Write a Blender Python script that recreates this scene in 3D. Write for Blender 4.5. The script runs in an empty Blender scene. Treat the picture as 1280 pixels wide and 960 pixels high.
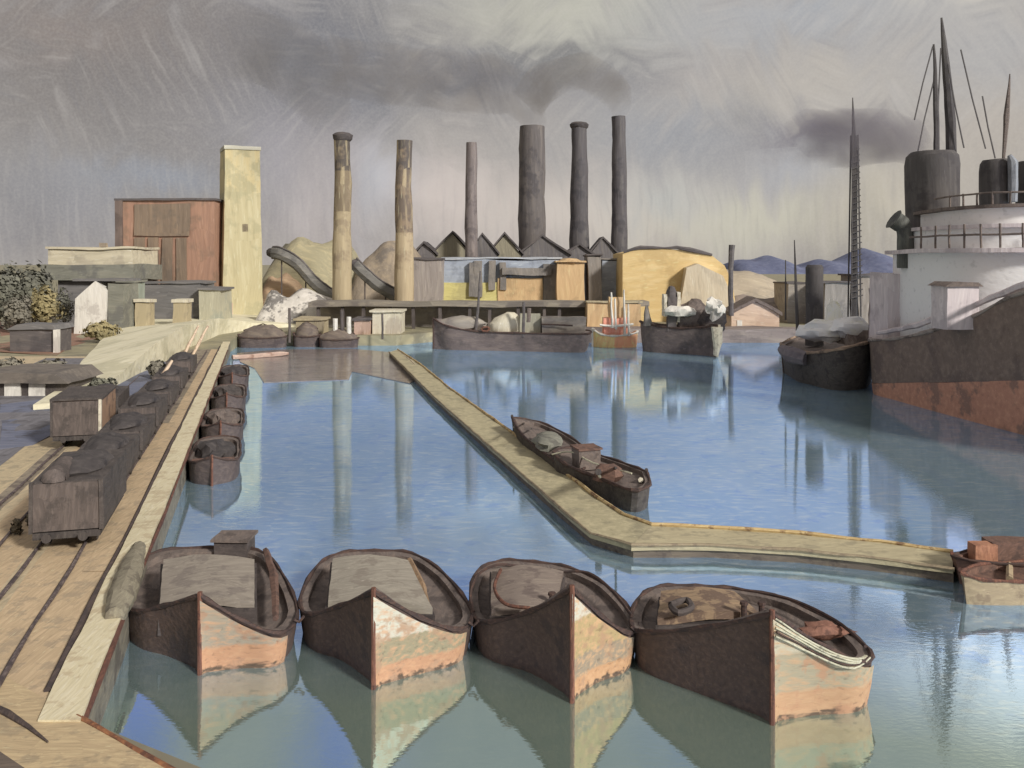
import bpy, bmesh, math, random
from mathutils import Vector, Matrix, noise
random.seed(7)
R = math.radians
S = bpy.context.scene
COL = S.collection
F, H, HY = 1100.0, 12.0, 330.0          # lens in photo pixels, eye height (m), horizon row

# ------------------------------------------------------------------ camera
cd = bpy.data.cameras.new('camera'); cam = bpy.data.objects.new('camera', cd); COL.objects.link(cam)
cam.location = (0, 0, H); cam.rotation_euler = (R(90), 0, 0)
cd.sensor_width = 36; cd.lens = 36*F/1280; cd.shift_y = -(480-HY)/1280
cd.clip_end = 20000; cd.clip_start = .1
S.camera = cam
S.view_settings.view_transform = 'Standard'; S.view_settings.look = 'None'
S.view_settings.exposure = 0.20; S.view_settings.gamma = 1
S.cycles.max_bounces = 6; S.cycles.volume_bounces = 1; S.cycles.volume_step_rate = 2.0

def lin(c):
    return tuple((v/255/12.92 if v <= 10 else ((v/255+.055)/1.055)**2.4) for v in c)
def P(px, py, Y): return Vector(((px-640)/F*Y, Y, H-(py-HY)/F*Y))
def G(px, py, z=0.0):
    Y = (H-z)*F/(py-HY); return Vector(((px-640)/F*Y, Y, z))

# ------------------------------------------------------------------ world
SUNDIR = Vector((.64, -.68, .50)).normalized()
SUN_EL = math.asin(SUNDIR.z); SUN_AZ = math.atan2(SUNDIR.x, SUNDIR.y)
W = bpy.data.worlds.new('World'); S.world = W; W.use_nodes = True
nt = W.node_tree; nt.nodes.clear(); NN, LL = nt.nodes, nt.links
def wm(op, a, b=None, c=None):
    n = NN.new('ShaderNodeMath'); n.operation = op
    for i, v in enumerate((a, b, c)):
        if v is None: continue
        if isinstance(v, (int, float)): n.inputs[i].default_value = v
        else: LL.new(v, n.inputs[i])
    return n.outputs[0]
tc = NN.new('ShaderNodeTexCoord'); sx = NN.new('ShaderNodeSeparateXYZ')
LL.new(tc.outputs['Generated'], sx.inputs[0])
az = wm('ARCTAN2', sx.outputs[0], sx.outputs[1]); el = wm('ARCSINE', sx.outputs[2])
def wnoise(scale, detail, vec=None, dist=0.0):
    n = NN.new('ShaderNodeTexNoise'); n.inputs['Scale'].default_value = scale; n.inputs['Detail'].default_value = detail
    n.inputs['Distortion'].default_value = dist
    LL.new(vec if vec is not None else tc.outputs['Generated'], n.inputs['Vector']); return n
cb = NN.new('ShaderNodeCombineXYZ'); LL.new(az, cb.inputs[0]); LL.new(el, cb.inputs[1])
# brush hatching: patches of strokes, each patch with its own direction
wn = wnoise(5, 4, cb.outputs[0])
va = NN.new('ShaderNodeVectorMath'); va.operation = 'MULTIPLY_ADD'
LL.new(wn.outputs['Color'], va.inputs[0]); va.inputs[1].default_value = (.05, .05, 0); LL.new(cb.outputs[0], va.inputs[2])
vo = NN.new('ShaderNodeTexVoronoi'); vo.inputs['Scale'].default_value = 11; LL.new(va.outputs[0], vo.inputs['Vector'])
sv = NN.new('ShaderNodeSeparateColor'); LL.new(vo.outputs['Color'], sv.inputs[0])
def hatch(angle, sc, sq):
    rot = NN.new('ShaderNodeVectorRotate'); rot.rotation_type = 'Z_AXIS'; LL.new(va.outputs[0], rot.inputs['Vector']); rot.inputs['Angle'].default_value = angle
    mp = NN.new('ShaderNodeMapping'); mp.inputs['Scale'].default_value = (sc*sq, sc, sc); LL.new(rot.outputs[0], mp.inputs[0])
    return wnoise(1, 3, mp.outputs[0]).outputs['Fac']
m1 = wnoise(5.5, 2, cb.outputs[0]).outputs['Fac']; m2 = wnoise(7.5, 2, va.outputs[0]).outputs['Fac']
def vmix(f, a, b):
    m = NN.new('ShaderNodeMix'); LL.new(f, m.inputs[0]); LL.new(a, m.inputs[2]); LL.new(b, m.inputs[3]); return m.outputs[0]
def wr01(v, a, b):
    n = NN.new('ShaderNodeMapRange'); LL.new(v, n.inputs[0]); n.inputs[1].default_value = a; n.inputs[2].default_value = b; return n.outputs[0]
def strokes(sc, sq):
    a_ = vmix(wr01(m1, .47, .53), hatch(.35, sc, sq), hatch(-.75, sc, sq))
    b_ = vmix(wr01(m2, .48, .54), hatch(0., sc, sq), hatch(1.05, sc, sq))
    c_ = vmix(wr01(wm('ADD', m2, wm('MULTIPLY', m1, -1.)), -.03, .03), a_, b_)
    return vmix(wr01(wm('ADD', el, wm('MULTIPLY', m2, .1)), .20, .12), c_, hatch(1.50, sc, sq))
st = strokes(170, .10)
st2 = strokes(42, .30)
azd = wm('ADD', az, wm('ADD', wm('MULTIPLY', wm('SUBTRACT', st2, .5), .07), wm('MULTIPLY', wm('SUBTRACT', sv.outputs[1], .5), .012)))
eld = wm('ADD', el, wm('ADD', wm('MULTIPLY', wm('SUBTRACT', st2, .5), .09), wm('MULTIPLY', wm('SUBTRACT', sv.outputs[2], .5), .010)))
def lobe(px, py, sx_, sy_, rgb, k, cur):
    a = math.atan((px-640)/F); e = math.atan((HY-py)/F*math.cos(a))
    u = wm('MULTIPLY', wm('SUBTRACT', azd, a), F/sx_); v = wm('MULTIPLY', wm('SUBTRACT', eld, e), F/sy_)
    g = wm('MULTIPLY', wm('EXPONENT', wm('MULTIPLY', wm('MULTIPLY_ADD', u, u, wm('MULTIPLY', v, v)), -1)), k)
    m = NN.new('ShaderNodeMix'); m.data_type = 'RGBA'; LL.new(g, m.inputs[0]); LL.new(cur, m.inputs[6])
    m.inputs[7].default_value = (*lin(rgb), 1); return m.outputs[2]
base = NN.new('ShaderNodeRGB'); base.outputs[0].default_value = (*lin((164, 158, 153)), 1)
cur = base.outputs[0]  # lobes with negative py are unseen sky patches added for the water reflections
for L in [(600, -300, 1500, 230, (118, 122, 132), .95), (430, -270, 60, 60, (60, 95, 190), .9), (170, -250, 40, 80, (60, 95, 190), .9), (880, -240, 90, 50, (80, 105, 165), .7), (130, 70, 360, 170, (122, 114, 109), .95), (60, 260, 130, 60, (142, 140, 144), .9),
          (205, 222, 90, 22, (146, 150, 160), .8), (330, 160, 110, 60, (142, 138, 140), .8), (400, 75, 80, 80, (108, 108, 114), .9), (450, 110, 60, 50, (116, 116, 120), .8),
          (90, 40, 90, 30, (146, 132, 122), .5), (700, 10, 150, 55, (186, 183, 168), .95), (590, 100, 140, 32, (108, 108, 114), .95), (820, 95, 120, 18, (122, 119, 120), .8), (700, 75, 80, 22, (118, 116, 114), .8),
          (420, 250, 60, 90, (186, 176, 176), .7), (345, 215, 35, 70, (160, 155, 160), .6), (470, 235, 40, 50, (178, 180, 188), .8), (555, 255, 70, 60, (200, 188, 182), .85),
          (720, 265, 170, 50, (200, 188, 180), .8), (850, 160, 130, 60, (146, 147, 152), .9), (900, 95, 90, 20, (150, 145, 145), .8), (930, 280, 150, 38, (190, 186, 170), .9),
          (830, 245, 70, 30, (176, 176, 172), .8), (1000, 105, 150, 45, (178, 171, 162), .85), (1000, 12, 180, 38, (160, 162, 166), .9),
          (1050, 168, 80, 20, (104, 98, 110), .97), (1110, 160, 50, 22, (110, 104, 114), .9), (1010, 215, 60, 30, (160, 162, 170), .7), (1110, 255, 70, 75, (188, 180, 164), .9),
          (1240, 170, 80, 90, (172, 163, 153), .8), (1250, 60, 120, 60, (168, 166, 165), .8), (1255, -150, 120, 75, (280, 268, 240), .95), (500, -90, 300, 50, (140, 142, 152), .8)]:
    cur = lobe(*L, cur)
def wmix(fac, a, rgb=None, blend='MIX'):
    m = NN.new('ShaderNodeMix'); m.data_type = 'RGBA'; m.blend_type = blend
    if isinstance(fac, (int, float)): m.inputs[0].default_value = fac
    else: LL.new(fac, m.inputs[0])
    LL.new(a, m.inputs[6])
    if isinstance(rgb, tuple): m.inputs[7].default_value = (*rgb, 1)
    else: LL.new(rgb, m.inputs[7])
    return m.outputs[2]
def wramp(v, a, b, top):
    n = NN.new('ShaderNodeMapRange'); LL.new(v, n.inputs[0]); n.inputs[1].default_value = a; n.inputs[2].default_value = b; n.inputs[4].default_value = top
    return n.outputs[0]
big = wnoise(4.5, 5, cb.outputs[0], .6).outputs['Fac']
cur = wmix(wramp(big, .52, .72, .38), cur, lin((112, 108, 108)))
cur = wmix(wramp(big, .46, .28, .32), cur, lin((196, 188, 178)))
cur = wmix(wramp(st, .52, .78, .20), cur, lin((200, 194, 186)))
cur = wmix(wramp(st, .48, .24, .20), cur, lin((122, 120, 126)))
cur = wmix(wramp(st2, .55, .8, .35), cur, lin((176, 170, 166)))
canvas = wnoise(420, 2)
cur = wmix(wramp(canvas.outputs['Fac'], .35, .7, .10), cur, lin((205, 200, 190)))
sky = NN.new('ShaderNodeTexSky'); sky.sky_type = 'NISHITA'; sky.sun_disc = False
sky.sun_elevation = SUN_EL; sky.sun_rotation = SUN_AZ; sky.dust_density = 3
skm = NN.new('ShaderNodeVectorMath'); skm.operation = 'SCALE'; LL.new(sky.outputs[0], skm.inputs[0]); skm.inputs['Scale'].default_value = .10
cur = wmix(.95, skm.outputs[0], cur)
bg = NN.new('ShaderNodeBackground'); LL.new(cur, bg.inputs[0]); bg.inputs[1].default_value = 1.0
wo = NN.new('ShaderNodeOutputWorld'); LL.new(bg.outputs[0], wo.inputs[0])

# ------------------------------------------------------------------ sun
sd = bpy.data.lights.new('sun', 'SUN'); sd.energy = 3.0; sd.angle = R(7); sd.color = (1, .95, .88)
so = bpy.data.objects.new('sun', sd); COL.objects.link(so); so.location = (60, -40, 60)
so.rotation_euler = (-SUNDIR).to_track_quat('-Z', 'Y').to_euler()

# ------------------------------------------------------------------ materials
def brush_group():
    g = bpy.data.node_groups.new('brush', 'ShaderNodeTree')
    for n, t in (('Vector', 'NodeSocketVector'), ('Stretch', 'NodeSocketVector'), ('Swing', 'NodeSocketFloat')):
        g.interface.new_socket(n, in_out='INPUT', socket_type=t)
    for n in ('Stroke', 'Patch', 'Grain'): g.interface.new_socket(n, in_out='OUTPUT', socket_type='NodeSocketFloat')
    N, L = g.nodes, g.links
    gi = N.new('NodeGroupInput'); go = N.new('NodeGroupOutput')
    n0 = N.new('ShaderNodeTexNoise'); n0.inputs['Scale'].default_value = .10; n0.inputs['Detail'].default_value = 2; L.new(gi.outputs[0], n0.inputs['Vector'])
    ma = N.new('ShaderNodeVectorMath'); ma.operation = 'MULTIPLY_ADD'; L.new(n0.outputs['Color'], ma.inputs[0]); ma.inputs[1].default_value = (9, 9, 9); L.new(gi.outputs[0], ma.inputs[2])
    v = N.new('ShaderNodeTexVoronoi'); v.inputs['Scale'].default_value = .075; L.new(ma.outputs[0], v.inputs['Vector'])
    sb = N.new('ShaderNodeVectorMath'); sb.operation = 'SUBTRACT'; L.new(v.outputs['Color'], sb.inputs[0]); sb.inputs[1].default_value = (.5, .5, .5)
    sc = N.new('ShaderNodeVectorMath'); sc.operation = 'SCALE'; L.new(sb.outputs[0], sc.inputs[0]); L.new(gi.outputs[2], sc.inputs['Scale'])
    ro = N.new('ShaderNodeVectorRotate'); ro.rotation_type = 'EULER_XYZ'; L.new(gi.outputs[0], ro.inputs['Vector']); L.new(sc.outputs[0], ro.inputs['Rotation'])
    mu = N.new('ShaderNodeVectorMath'); mu.operation = 'MULTIPLY'; L.new(ro.outputs[0], mu.inputs[0]); L.new(gi.outputs[1], mu.inputs[1])
    n1 = N.new('ShaderNodeTexNoise'); n1.inputs['Scale'].default_value = 1.0; n1.inputs['Detail'].default_value = 3; L.new(mu.outputs[0], n1.inputs['Vector'])
    n2 = N.new('ShaderNodeTexNoise'); n2.inputs['Scale'].default_value = .16; n2.inputs['Detail'].default_value = 4; n2.inputs['Roughness'].default_value = .65; L.new(gi.outputs[0], n2.inputs['Vector'])
    n3 = N.new('ShaderNodeTexNoise'); n3.inputs['Scale'].default_value = 3; n3.inputs['Detail'].default_value = 2; L.new(mu.outputs[0], n3.inputs['Vector'])
    L.new(n1.outputs['Fac'], go.inputs[0]); L.new(n2.outputs['Fac'], go.inputs[1]); L.new(n3.outputs['Fac'], go.inputs[2])
    return g
BR = brush_group()
K = 1.02
def alb(c, k=K):
    l = lin(c); g = .25*l[0]+.6*l[1]+.15*l[2]
    return tuple(min(.86, max(.03, (v*.84+g*.16)*k)) for v in l)
STR = {'z': (1, 1, .1), 'x': (.1, 1, 1), 'y': (1, .1, 1), 'xy': (.3, .3, 1), 'n': (.5, .5, .5), 'q': (1.0, .08, 1)}
MATS = {}
class MN:
    """small node-tree helper"""
    def __init__(s, name):
        s.m = bpy.data.materials.new(name); s.m.use_nodes = True; s.t = s.m.node_tree; s.t.nodes.clear()
    def n(s, t, **k):
        x = s.t.nodes.new(t)
        for a, b in k.items(): setattr(x, a, b)
        return x
    def l(s, a, b): s.t.links.new(a, b)
    def mr(s, v, a, b, lo=0., hi=1.):
        x = s.n('ShaderNodeMapRange'); s.l(v, x.inputs[0])
        for i, q in zip((1, 2, 3, 4), (a, b, lo, hi)): x.inputs[i].default_value = q
        return x.outputs[0]
    def mix(s, f, a, b):
        x = s.n('ShaderNodeMix', data_type='RGBA')
        for i, q in ((0, f), (6, a), (7, b)):
            if isinstance(q, tuple): x.inputs[i].default_value = (*q, 1)
            elif isinstance(q, (int, float)): x.inputs[i].default_value = q
            else: s.l(q, x.inputs[i])
        return x.outputs[2]
def M(name, c1, c2=None, c3=None, s=.2, d='z', swing=.25, rough=.75, bump=.5, bands=None, k=K, spec=.25, p3=(.52, .60)):
    """painted surface: c1 body colour, c2 strokes, c3 patches. s = stroke width (m). bands = [(z, colour)...] from the bottom up"""
    key = name
    if key in MATS: return MATS[key]
    h = MN(name)
    c2 = c2 or tuple(min(255, v*1.12) for v in c1); c3 = c3 or tuple(v*.86 for v in c1)
    tcn = h.n('ShaderNodeTexCoord'); sc = h.n('ShaderNodeVectorMath', operation='SCALE'); h.l(tcn.outputs['Object'], sc.inputs[0]); sc.inputs['Scale'].default_value = 1/s
    b = h.n('ShaderNodeGroup'); b.node_tree = BR; h.l(sc.outputs[0], b.inputs[0]); b.inputs[1].default_value = STR[d]; b.inputs[2].default_value = swing
    base = alb(c1, k)
    if bands:
        sp = h.n('ShaderNodeSeparateXYZ'); h.l(tcn.outputs['Object'], sp.inputs[0])
        zz = h.n('ShaderNodeMath', operation='MULTIPLY_ADD'); h.l(b.outputs[0], zz.inputs[0]); zz.inputs[1].default_value = .35; h.l(sp.outputs[2], zz.inputs[2])
        cur_ = alb(c1, k)
        for z, c in bands: cur_ = h.mix(h.mr(zz.outputs[0], z+.13, z+.21), cur_, alb(c, k))
        base = cur_
    col = h.mix(h.mr(b.outputs[0], .48, .66, 0, .75), base, alb(c2, k))
    col = h.mix(h.mr(b.outputs[1], *p3, 0, .8), col, alb(c3, k))
    dk = h.mix(.5, col, tuple(v*.55 for v in alb(c1, k)))
    col = h.mix(h.mr(b.outputs[0], .40, .28, 0, .8), col, dk)
    col = h.mix(h.mr(b.outputs[2], .62, .75, 0, .35), col, alb(tuple(min(235, v*1.3+12) for v in c1), k))
    pb = h.n('ShaderNodeBsdfPrincipled'); h.l(col, pb.inputs['Base Color']); pb.inputs['Roughness'].default_value = rough; pb.inputs['Specular IOR Level'].default_value = spec
    bp = h.n('ShaderNodeBump'); bp.inputs['Strength'].default_value = bump; bp.inputs['Distance'].default_value = s*.35; h.l(b.outputs[0], bp.inputs['Height']); h.l(bp.outputs[0], pb.inputs['Normal'])
    o = h.n('ShaderNodeOutputMaterial'); h.l(pb.outputs[0], o.inputs[0])
    MATS[key] = h.m; return h.m

# ------------------------------------------------------------------ mesh helpers
class MB:
    def __init__(s): s.v, s.f = [], []
    def add(s, vs, fs):
        o = len(s.v); s.v += [Vector(v) for v in vs]; s.f += [tuple(i+o for i in f) for f in fs]; return s
    def box(s, x0, x1, y0, y1, z0, z1, rz=0, c=None):
        c = c or ((x0+x1)/2, (y0+y1)/2); cs, sn = math.cos(rz), math.sin(rz)
        vs = [(x, y, z) for z in (z0, z1) for x, y in ((x0, y0), (x1, y0), (x1, y1), (x0, y1))]
        vs = [(c[0]+(x-c[0])*cs-(y-c[1])*sn, c[1]+(x-c[0])*sn+(y-c[1])*cs, z) for x, y, z in vs]
        return s.add(vs, [(3, 2, 1, 0), (4, 5, 6, 7), (0, 1, 5, 4), (1, 2, 6, 5), (2, 3, 7, 6), (3, 0, 4, 7)])
    def prism(s, pts, z0, z1):
        n = len(pts)
        g = lambda z, i: (z[i] if isinstance(z, (list, tuple)) else z)
        a = sum(pts[i][0]*pts[(i+1) % n][1]-pts[(i+1) % n][0]*pts[i][1] for i in range(n))
        if a < 0: pts = pts[::-1]; z0 = z0[::-1] if isinstance(z0, (list, tuple)) else z0; z1 = z1[::-1] if isinstance(z1, (list, tuple)) else z1
        vs = [(p[0], p[1], g(z0, i)) for i, p in enumerate(pts)]+[(p[0], p[1], g(z1, i)) for i, p in enumerate(pts)]
        return s.add(vs, [tuple(range(n-1, -1, -1)), tuple(range(n, 2*n))]+[(i, (i+1) % n, n+(i+1) % n, n+i) for i in range(n)])
    def profile_x(s, pts, y0, y1):       # polygon in x,z extruded along y
        n = len(pts); vs = [(p[0], y0, p[1]) for p in pts]+[(p[0], y1, p[1]) for p in pts]
        return s.add(vs, [tuple(range(n)), tuple(range(2*n-1, n-1, -1))]+[((i+1) % n, i, n+i, n+(i+1) % n) for i in range(n)])
    def tube(s, path, rad, n=8, cap=True):
        path = [Vector(p) for p in path]; rad = rad if isinstance(rad, (list, tuple)) else [rad]*len(path)
        up = None; vs = []
        for i, p in enumerate(path):
            t = (path[min(i+1, len(path)-1)]-path[max(i-1, 0)]).normalized()
            if up is None: up = t.orthogonal().normalized()
            up = (up-t*up.dot(t)).normalized(); sd_ = t.cross(up)
            vs += [p+(up*math.cos(a)+sd_*math.sin(a))*rad[i] for a in (2*math.pi*k/n for k in range(n))]
        fs = [(i*n+k, i*n+(k+1) % n, (i+1)*n+(k+1) % n, (i+1)*n+k) for i in range(len(path)-1) for k in range(n)]
        if cap: fs += [tuple(range(n-1, -1, -1)), tuple(range((len(path)-1)*n, len(path)*n))]
        return s.add(vs, fs)
    def lathe(s, prof, c=(0, 0), n=20, sx=1, sy=1):
        vs = [(c[0]+r*math.cos(2*math.pi*k/n)*sx, c[1]+r*math.sin(2*math.pi*k/n)*sy, z) for r, z in prof for k in range(n)]
        fs = [(i*n+k, i*n+(k+1) % n, (i+1)*n+(k+1) % n, (i+1)*n+k) for i in range(len(prof)-1) for k in range(n)]
        fs += [tuple(range(n-1, -1, -1)), tuple(range((len(prof)-1)*n, len(prof)*n))]
        return s.add(vs, fs)
    def rings(s, rings, cap0=True, cap1=True):
        n = len(rings[0]); vs = [v for r in rings for v in r]
        fs = [(i*n+k, i*n+(k+1) % n, (i+1)*n+(k+1) % n, (i+1)*n+k) for i in range(len(rings)-1) for k in range(n)]
        if cap0: fs.append(tuple(range(n-1, -1, -1)))
        if cap1: fs.append(tuple(range((len(rings)-1)*n, len(rings)*n)))
        return s.add(vs, fs)
    def blob(s, c, r, n=10, m=6, amp=.15, z0=-1.):
        vs, fs = [], []
        for i in range(m+1):
            ph = math.pi*i/m
            for k in range(n):
                a = 2*math.pi*k/n; d = Vector((math.sin(ph)*math.cos(a), math.sin(ph)*math.sin(a), max(z0, math.cos(ph))))
                q = 1+amp*noise.noise(d*1.7+Vector(c)*.37)*2
                vs.append((c[0]+d.x*r[0]*q, c[1]+d.y*r[1]*q, c[2]+d.z*r[2]*q))
        for i in range(m):
            for k in range(n): fs.append((i*n+k, (i+1)*n+k, (i+1)*n+(k+1) % n, i*n+(k+1) % n))
        return s.add(vs, fs)
MATX = {}
def thing(name, label, cat, loc=(0, 0, 0), rz=0, group=None):
    o = bpy.data.objects.new(name, None); COL.objects.link(o); o.location = loc; o.rotation_euler = (0, 0, rz); o.empty_display_size = .2
    o['label'] = label; o['category'] = cat
    if group: o['group'] = group
    MATX[o.name] = Matrix.Translation(Vector(loc)) @ Matrix.Rotation(rz, 4, 'Z'); return o
def part(name, mb, mat, parent=None, label=None, jit=0., seg=0., smooth=35, freq=None, world=True, recalc=True):
    me = bpy.data.meshes.new(name)
    inv = MATX[parent.name].inverted() if (parent is not None and world) else Matrix()
    bm = bmesh.new(); vv = [bm.verts.new(v) for v in mb.v]
    for f in mb.f:
        try: bm.faces.new([vv[i] for i in f])
        except ValueError: pass
    bmesh.ops.remove_doubles(bm, verts=bm.verts, dist=1e-5)
    if recalc: bmesh.ops.recalc_face_normals(bm, faces=bm.faces)
    if seg:
        bmesh.ops.triangulate(bm, faces=[f for f in bm.faces if len(f.verts) > 4])
        for _ in range(5):
            es = [e for e in bm.edges if e.calc_length() > seg]
            if not es or len(bm.verts) > 6000: break
            bmesh.ops.subdivide_edges(bm, edges=es, cuts=1, use_grid_fill=True)
            bmesh.ops.triangulate(bm, faces=[f for f in bm.faces if len(f.verts) > 4])
    if jit:
        q = freq or (1/(seg*2.2) if seg else 1/(jit*12))
        off = Vector((random.random()*50, random.random()*50, random.random()*50))
        for v in bm.verts: v.co += noise.noise_vector(v.co*q+off)*jit+noise.noise_vector(v.co*q*3.1+off)*jit*.4
    if parent is not None and world: bm.transform(inv)
    bm.to_mesh(me); bm.free(); me.materials.append(mat)
    for p in me.polygons: p.use_smooth = True
    me.set_sharp_from_angle(angle=R(smooth))
    o = bpy.data.objects.new(name, me); COL.objects.link(o)
    if parent is not None:
        o.parent = parent
        if world: MATX[o.name] = MATX[parent.name]
    else: MATX[o.name] = Matrix()
    if label: o['label'] = label
    return o
def tag(o, label, cat, group=None):
    o['label'] = label; o['category'] = cat
    if group: o['group'] = group
    return o
def struct(o, kind='structure'): o['kind'] = kind; return o
def copy_tree(o, parent=None):
    c = o.copy(); COL.objects.link(c); c.parent = parent
    for ch in [x for x in bpy.data.objects if x.parent == o]: copy_tree(ch, c)
    return c
def crom(pts, n=5, closed=False):
    out = []; N_ = len(pts); pts = [Vector(p) for p in pts]
    for i in range(N_ if closed else N_-1):
        if closed: p0, p1, p2, p3 = pts[(i-1) % N_], pts[i], pts[(i+1) % N_], pts[(i+2) % N_]
        else: p0, p1, p2, p3 = pts[max(i-1, 0)], pts[i], pts[i+1], pts[min(i+2, N_-1)]
        for k in range(n):
            t = k/n
            out.append(.5*((2*p1)+(p2-p0)*t+(2*p0-5*p1+4*p2-p3)*t*t+(3*p1-p0-3*p2+p3)*t**3))
    if not closed: out.append(pts[-1])
    return out

# ------------------------------------------------------------------ water
def water_mat():
    h = MN('harbour_water'); tcn = h.n('ShaderNodeTexCoord')
    sp = h.n('ShaderNodeSeparateXYZ'); h.l(tcn.outputs['Object'], sp.inputs[0])
    sc = h.n('ShaderNodeVectorMath', operation='SCALE'); h.l(tcn.outputs['Object'], sc.inputs[0]); sc.inputs['Scale'].default_value = 4.5
    b = h.n('ShaderNodeGroup'); b.node_tree = BR; h.l(sc.outputs[0], b.inputs[0]); b.inputs[1].default_value = (.16, .75, 1); b.inputs[2].default_value = .7
    sc2 = h.n('ShaderNodeVectorMath', operation='SCALE'); h.l(tcn.outputs['Object'], sc2.inputs[0]); sc2.inputs['Scale'].default_value = 1.1
    b2 = h.n('ShaderNodeGroup'); b2.node_tree = BR; h.l(sc2.outputs[0], b2.inputs[0]); b2.inputs[1].default_value = (.8, .12, 1); b2.inputs[2].default_value = .3
    body = h.mix(h.mr(b.outputs[0], .42, .66), (.090, .126, .138), (.12, .155, .165))
    body = h.mix(h.mr(b2.outputs[0], .5, .7, 0, .5), body, (.09, .12, .15))
    tint = h.mix(h.mr(b2.outputs[1], .42, .60), (.39, .58, 1.0), (.46, .63, 1.0))
    tint = h.mix(h.mr(b.outputs[0], .52, .68, 0, .7), tint, (.64, .76, 1.0))
    tint = h.mix(h.mr(b.outputs[1], .56, .66, 0, .6), tint, (.26, .44, 1.0))
    lw = h.n('ShaderNodeLayerWeight'); tint = h.mix(h.mr(lw.outputs['Facing'], .645, .555, 0, .9), tint, (.50, .58, .50)); body = h.mix(h.mr(lw.outputs['Facing'], .645, .555, 0, .9), body, (.100, .132, .108))
    gl = h.n('ShaderNodeBsdfGlossy'); h.l(tint, gl.inputs['Color']); gl.inputs['Roughness'].default_value = .025
    df = h.n('ShaderNodeBsdfDiffuse'); h.l(body, df.inputs['Color'])
    bp = h.n('ShaderNodeBump'); bp.inputs['Strength'].default_value = .07; bp.inputs['Distance'].default_value = .03
    nz = h.n('ShaderNodeTexNoise'); mp = h.n('ShaderNodeMapping'); mp.inputs['Scale'].default_value = (.8, 1.6, 1); h.l(tcn.outputs['Object'], mp.inputs[0]); h.l(mp.outputs[0], nz.inputs['Vector']); nz.inputs['Detail'].default_value = 3
    h.l(nz.outputs['Fac'], bp.inputs['Height']); h.l(bp.outputs[0], gl.inputs['Normal'])
    ad = h.n('ShaderNodeAddShader'); h.l(gl.outputs[0], ad.inputs[0]); h.l(df.outputs[0], ad.inputs[1])
    o = h.n('ShaderNodeOutputMaterial'); h.l(ad.outputs[0], o.inputs[0]); return h.m
struct(part('water', MB().add([(-400, -80, 0), (2500, -80, 0), (2500, 2500, 0), (-400, 2500, 0)], [(0, 1, 2, 3)]), water_mat()))

# ------------------------------------------------------------------ land
QZ = 1.5
def Q(c, Y, z=QZ): return Vector((c-.285*Y, Y, z))           # quay co-ordinates: offset c from the quay line, distance Y
M_land = M('land', (150, 144, 116), (168, 158, 124), (128, 122, 104), s=1.1, d='xy', swing=2, bump=.3)
M_wall = M('quay_wall', (128, 122, 108), (150, 140, 120), (96, 88, 80), s=.22, d='y')
corner = G(97, 897, QZ)
land_pts = [(corner.x, corner.y), Q(-4.2, 120)[:2], (-40, 129), (-17, 129.5), (-11, 137), (26, 142), (60, 150), (400, 170), (6000, 200), (6000, 9000), (-6000, 9000), (-6000, -90), (60, -90), (40, -8)]
struct(part('ground', MB().prism([(p[0], p[1]) for p in land_pts], -2, QZ), M_land, smooth=20))
def sheet(name, pts, z, mat, kind='structure', jit=0, seg=0):
    return struct(part(name, MB().prism([(p[0], p[1]) for p in pts], z-.3, z), mat, jit=jit, seg=seg, smooth=20), kind)
def strip(name, c0, c1, y0, y1, z, mat, n=14):
    l = [Q(c0+(noise.noise(Vector((i*.7, c0, 0)))*.10), y0+(y1-y0)*(i/n)**1.6) for i in range(n+1)]
    r = [Q(c1+(noise.noise(Vector((i*.7, c1, 3)))*.10), y0+(y1-y0)*(i/n)**1.6) for i in range(n+1)]
    v = [(p.x, p.y, z) for p in l]+[(p.x, p.y, z) for p in r]
    return struct(part(name, MB().add(v, [(i, i+1, n+2+i, n+1+i) for i in range(n)]), mat))
M_sand = M('yard_sand', (196, 176, 140), (212, 190, 152), (178, 164, 134), s=.14, d='q', swing=.25, bump=.5)
M_peach = M('yard_peach', (196, 170, 132), (212, 184, 144), (172, 152, 124), s=.12, d='q', swing=.2, bump=.5)
M_tan = M('yard_tan', (190, 172, 136), (208, 186, 144), (160, 146, 120), s=.12, d='q', swing=.2, bump=.5)
M_brown = M('yard_brown', (146, 134, 116), (166, 150, 126), (108, 96, 88), s=.14, d='q', swing=.3, bump=.5)
M_cope = M('coping_stone', (216, 204, 166), (226, 216, 184), (196, 178, 142), s=.11, d='q', swing=.3, bump=.6)
M_bluegrey = M('yard_bluegrey', (118, 116, 122), (134, 132, 138), (96, 94, 98), s=.3, d='q', swing=.6, bump=.5)
M_line = M('dark_line', (84, 72, 70), (106, 90, 80), (70, 62, 62), s=.08, d='q')
strip('yard', -40, -4.5, 12, 100, QZ+.004, M_sand)
strip('path', -7.9, -5.2, 19, 60, QZ+.012, M_peach)
strip('path', -10.6, -8.4, 26, 52, QZ+.008, M_peach)
strip('path', -14.2, -12.0, 30, 52, QZ+.012, M_tan)
strip('path', -11.9, -11.1, 30, 50, QZ+.016, M_brown)
strip('path', -24, -13.6, 30, 98, QZ+.020, M_bluegrey)
strip('path', -13.8, -5.3, 58, 108, QZ+.024, M_brown)
strip('path', -6.1, -5.25, 30, 108, QZ+.028, M_peach)
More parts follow.
